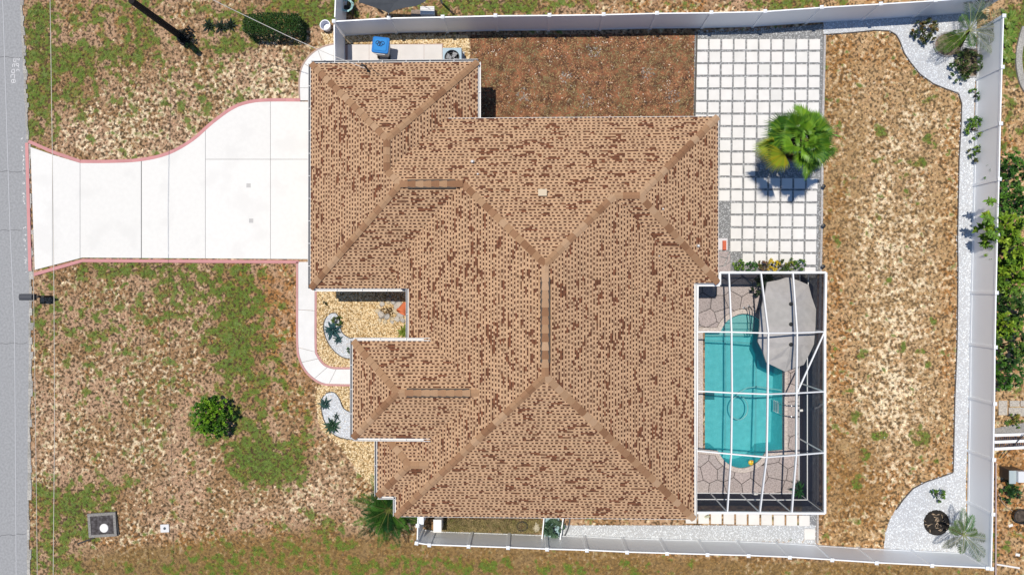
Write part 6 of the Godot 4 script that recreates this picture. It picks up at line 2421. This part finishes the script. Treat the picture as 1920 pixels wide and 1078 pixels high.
	for q in band(kerb, -0.28):
		mb.prism(q, -0.02, 0.11, Color(0.46, 0.45, 0.42) * rnd(0.9, 1.1))
	single("garden_kerb", "curved pale concrete kerb in the neighbour's flower bed", "kerb", mb, mats.stone, P(1908, 110))
	# neighbour's pale slabs and things, lower right
	var slabs := thing("neighbour_paving", "pale concrete slabs in the yard behind the back fence", "", Vector3.ZERO, "", "structure")
	for q in [[1873, 751, 1889, 778], [1894, 751, 1912, 762], [1892, 764, 1930, 780], [1914, 751, 1934, 762]]:
		mb = MB.new()
		mb.prism(poly([q[0], q[1], q[2], q[1], q[2], q[3], q[0], q[3]]), 0.0, 0.05, Color(0.62, 0.57, 0.50) * rnd(0.9, 1.05))
		part(slabs, "slab", mb, mats.stone)
	mb = MB.new()
	mb.prism(poly([1866, 803, 1935, 790, 1935, 818, 1866, 812]), 0.0, 0.03, Color(0.36, 0.35, 0.34))
	part(slabs, "slab", mb, mats.stone)
	shrub("low_plant", "yellowing plant on the slabs behind the back fence", "plant", P(1899, 788), 0.32, 0.4, 120, 0.12, [Color(0.20, 0.18, 0.03), Color(0.10, 0.17, 0.03)])
	# slatted white table
	var tb := thing("slatted_bench", "white slatted bench behind the back fence", "bench", P(1895, 830))
	for k in 3:
		mb = MB.new()
		mb.bar(P(1866, 816 + k * 13, 0.5), P(1940, 814 + k * 12, 0.5), 0.13, 0.04, Color(0.74, 0.74, 0.75))
		part(tb, "plank", mb, mats.painted)
	for q in [[1872, 818], [1872, 840], [1925, 818], [1925, 838]]:
		mb = MB.new()
		var t := P(q[0], q[1], 0.48)
		mb.box(Vector3(t.x, 0.24, t.z), Vector3(0.06, 0.48, 0.06), Basis.IDENTITY, Color(0.6, 0.6, 0.6))
		part(tb, "leg", mb, mats.painted)
	for k in 16:
		mb = MB.new()
		mb.bar(P(1868 + k * 3.6, 819, 0.44), P(1866 + k * 3.6, 841, 0.44), 0.035, 0.02, Color(0.05, 0.05, 0.08))
		part(tb, "slat", mb, mats.painted)
	mb = MB.new()
	mb.tube([P(1922, 814, 0.7), P(1881, 859, 0.3)], 0.02, 0.02, 6, Color(0.02, 0.02, 0.025))
	single("black_pole", "thin black pole leaning across the slatted bench", "pole", mb, mats.painted, P(1900, 840))
	# grill
	var gr := P(1912, 893, 0.9) * Vector3(1, 0, 1)
	var grill := thing("gas_grill", "grey and white gas grill casting a black shadow at the picture edge", "grill", gr)
	mb = MB.new()
	mb.box(gr + UP * 0.45, Vector3(0.62, 0.8, 0.5), Basis.IDENTITY, Color(0.03, 0.03, 0.035))
	part(grill, "cabinet", mb, mats.glossy_painted)
	mb = MB.new()
	mb.box(gr + Vector3(0.12, 0.95, 0), Vector3(0.5, 0.22, 0.5), Basis.IDENTITY, Color(0.62, 0.64, 0.66))
	part(grill, "hood", mb, mats.glossy_painted)
	mb = MB.new()
	mb.box(gr + Vector3(-0.28, 0.88, 0.05), Vector3(0.3, 0.03, 0.6), Basis.IDENTITY, Color(0.36, 0.42, 0.44))
	part(grill, "side_shelf", mb, mats.glossy_painted)
	shrub("low_plant", "dark leafy plant by the grill behind the back fence", "plant", P(1893, 921), 0.5, 0.4, 200, 0.14, [Color(0.02, 0.06, 0.02), Color(0.06, 0.13, 0.03)])
	var bp := P(1909, 965)
	var tub := thing("black_tub", "round black tub with soil behind the back fence", "tub", bp)
	mb = MB.new()
	mb.lathe(bp, [Vector2(0.0, 0.0), Vector2(0.28, 0.0), Vector2(0.36, 0.32), Vector2(0.32, 0.32), Vector2(0.28, 0.22), Vector2(0.0, 0.2)], 18, Color(0.02, 0.022, 0.022))
	part(tub, "shell", mb, mats.glossy_painted)
	mb = MB.new()
	mb.lathe(bp + UP * 0.22, [Vector2(0.29, 0.0), Vector2(0.0, 0.03)], 14, Color(0.14, 0.11, 0.09))
	part(tub, "soil", mb, mats.soil)
	mb = MB.new()
	mb.tube([P(1873, 925, 0.05), P(1880, 940, 0.05), P(1890, 952, 0.05), P(1900, 958, 0.05)], 0.025, 0.025, 6, Color(0.32, 0.24, 0.17))
	single("tan_hose", "tan hose on the brown soil leading to the black tub", "hose", mb, mats.painted, P(1885, 945))
	mb = MB.new()
	mb.bar(P(1870, 1058, 0.06), P(1913, 1065, 0.06), 0.07, 0.06, Color(0.72, 0.70, 0.68))
	single("white_batten", "white batten lying on the soil at the lower picture edge", "batten", mb, mats.painted, P(1890, 1061))
	mb = MB.new()
	mb.tube([P(1869, 868, 0.1), P(1869, 970, 0.1), P(1868.5, 1090, 0.1)], 0.03, 0.03, 6, Color(0.45, 0.36, 0.36))
	single("pink_pipe", "long pinkish pipe lying along the outside of the back fence", "pipe", mb, mats.painted, P(1869, 970))
	for q in [[1909, 1040, "white scrap nearest the lower edge on the neighbour's soil"], [1896, 985, "small white scrap below the black tub"]]:
		mb = MB.new()
		mb.box(P(q[0], q[1]) + UP * 0.02, Vector3(0.12, 0.03, 0.2), Basis(UP, rnd(0, 3)), Color(0.7, 0.69, 0.66))
		single("paper_scrap", q[2], "scrap", mb, mats.painted, P(q[0], q[1]))


# ---------------------------------------------------------------- overhead cables
func make_cables() -> void:
	var mb := MB.new()
	mb.tube([P(92, -40, 6.8), P(97, 300, 6.55), P(100, 560, 6.5), P(101, 800, 6.55), P(98, 1120, 6.8)], 0.011, 0.011, 5, Color(0.62, 0.58, 0.50))
	single("overhead_cable", "long pale overhead cable running across the driveway end", "cable", mb, mats.painted, P(100, 560, 6.15), "overhead cables")
	mb = MB.new()
	mb.tube([P(60, 430, 6.1), P(63, 640, 5.9), P(66, 850, 5.9), P(69, 1120, 6.1)], 0.010, 0.010, 5, Color(0.55, 0.51, 0.44))
	single("overhead_cable", "thin pale overhead cable close to the road edge", "cable", mb, mats.painted, P(65, 800, 5.9), "overhead cables")
	mb = MB.new()
	mb.tube([P(350, -24, 6.2), P(440, 20, 5.1), P(540, 68, 4.2), P(620, 103, 3.75), P(684, 128, 3.62)], 0.014, 0.014, 5, Color(0.60, 0.58, 0.54))
	single("service_cable", "pale power cable sloping down to the garage roof corner", "cable", mb, mats.painted, P(540, 68, 4.2))
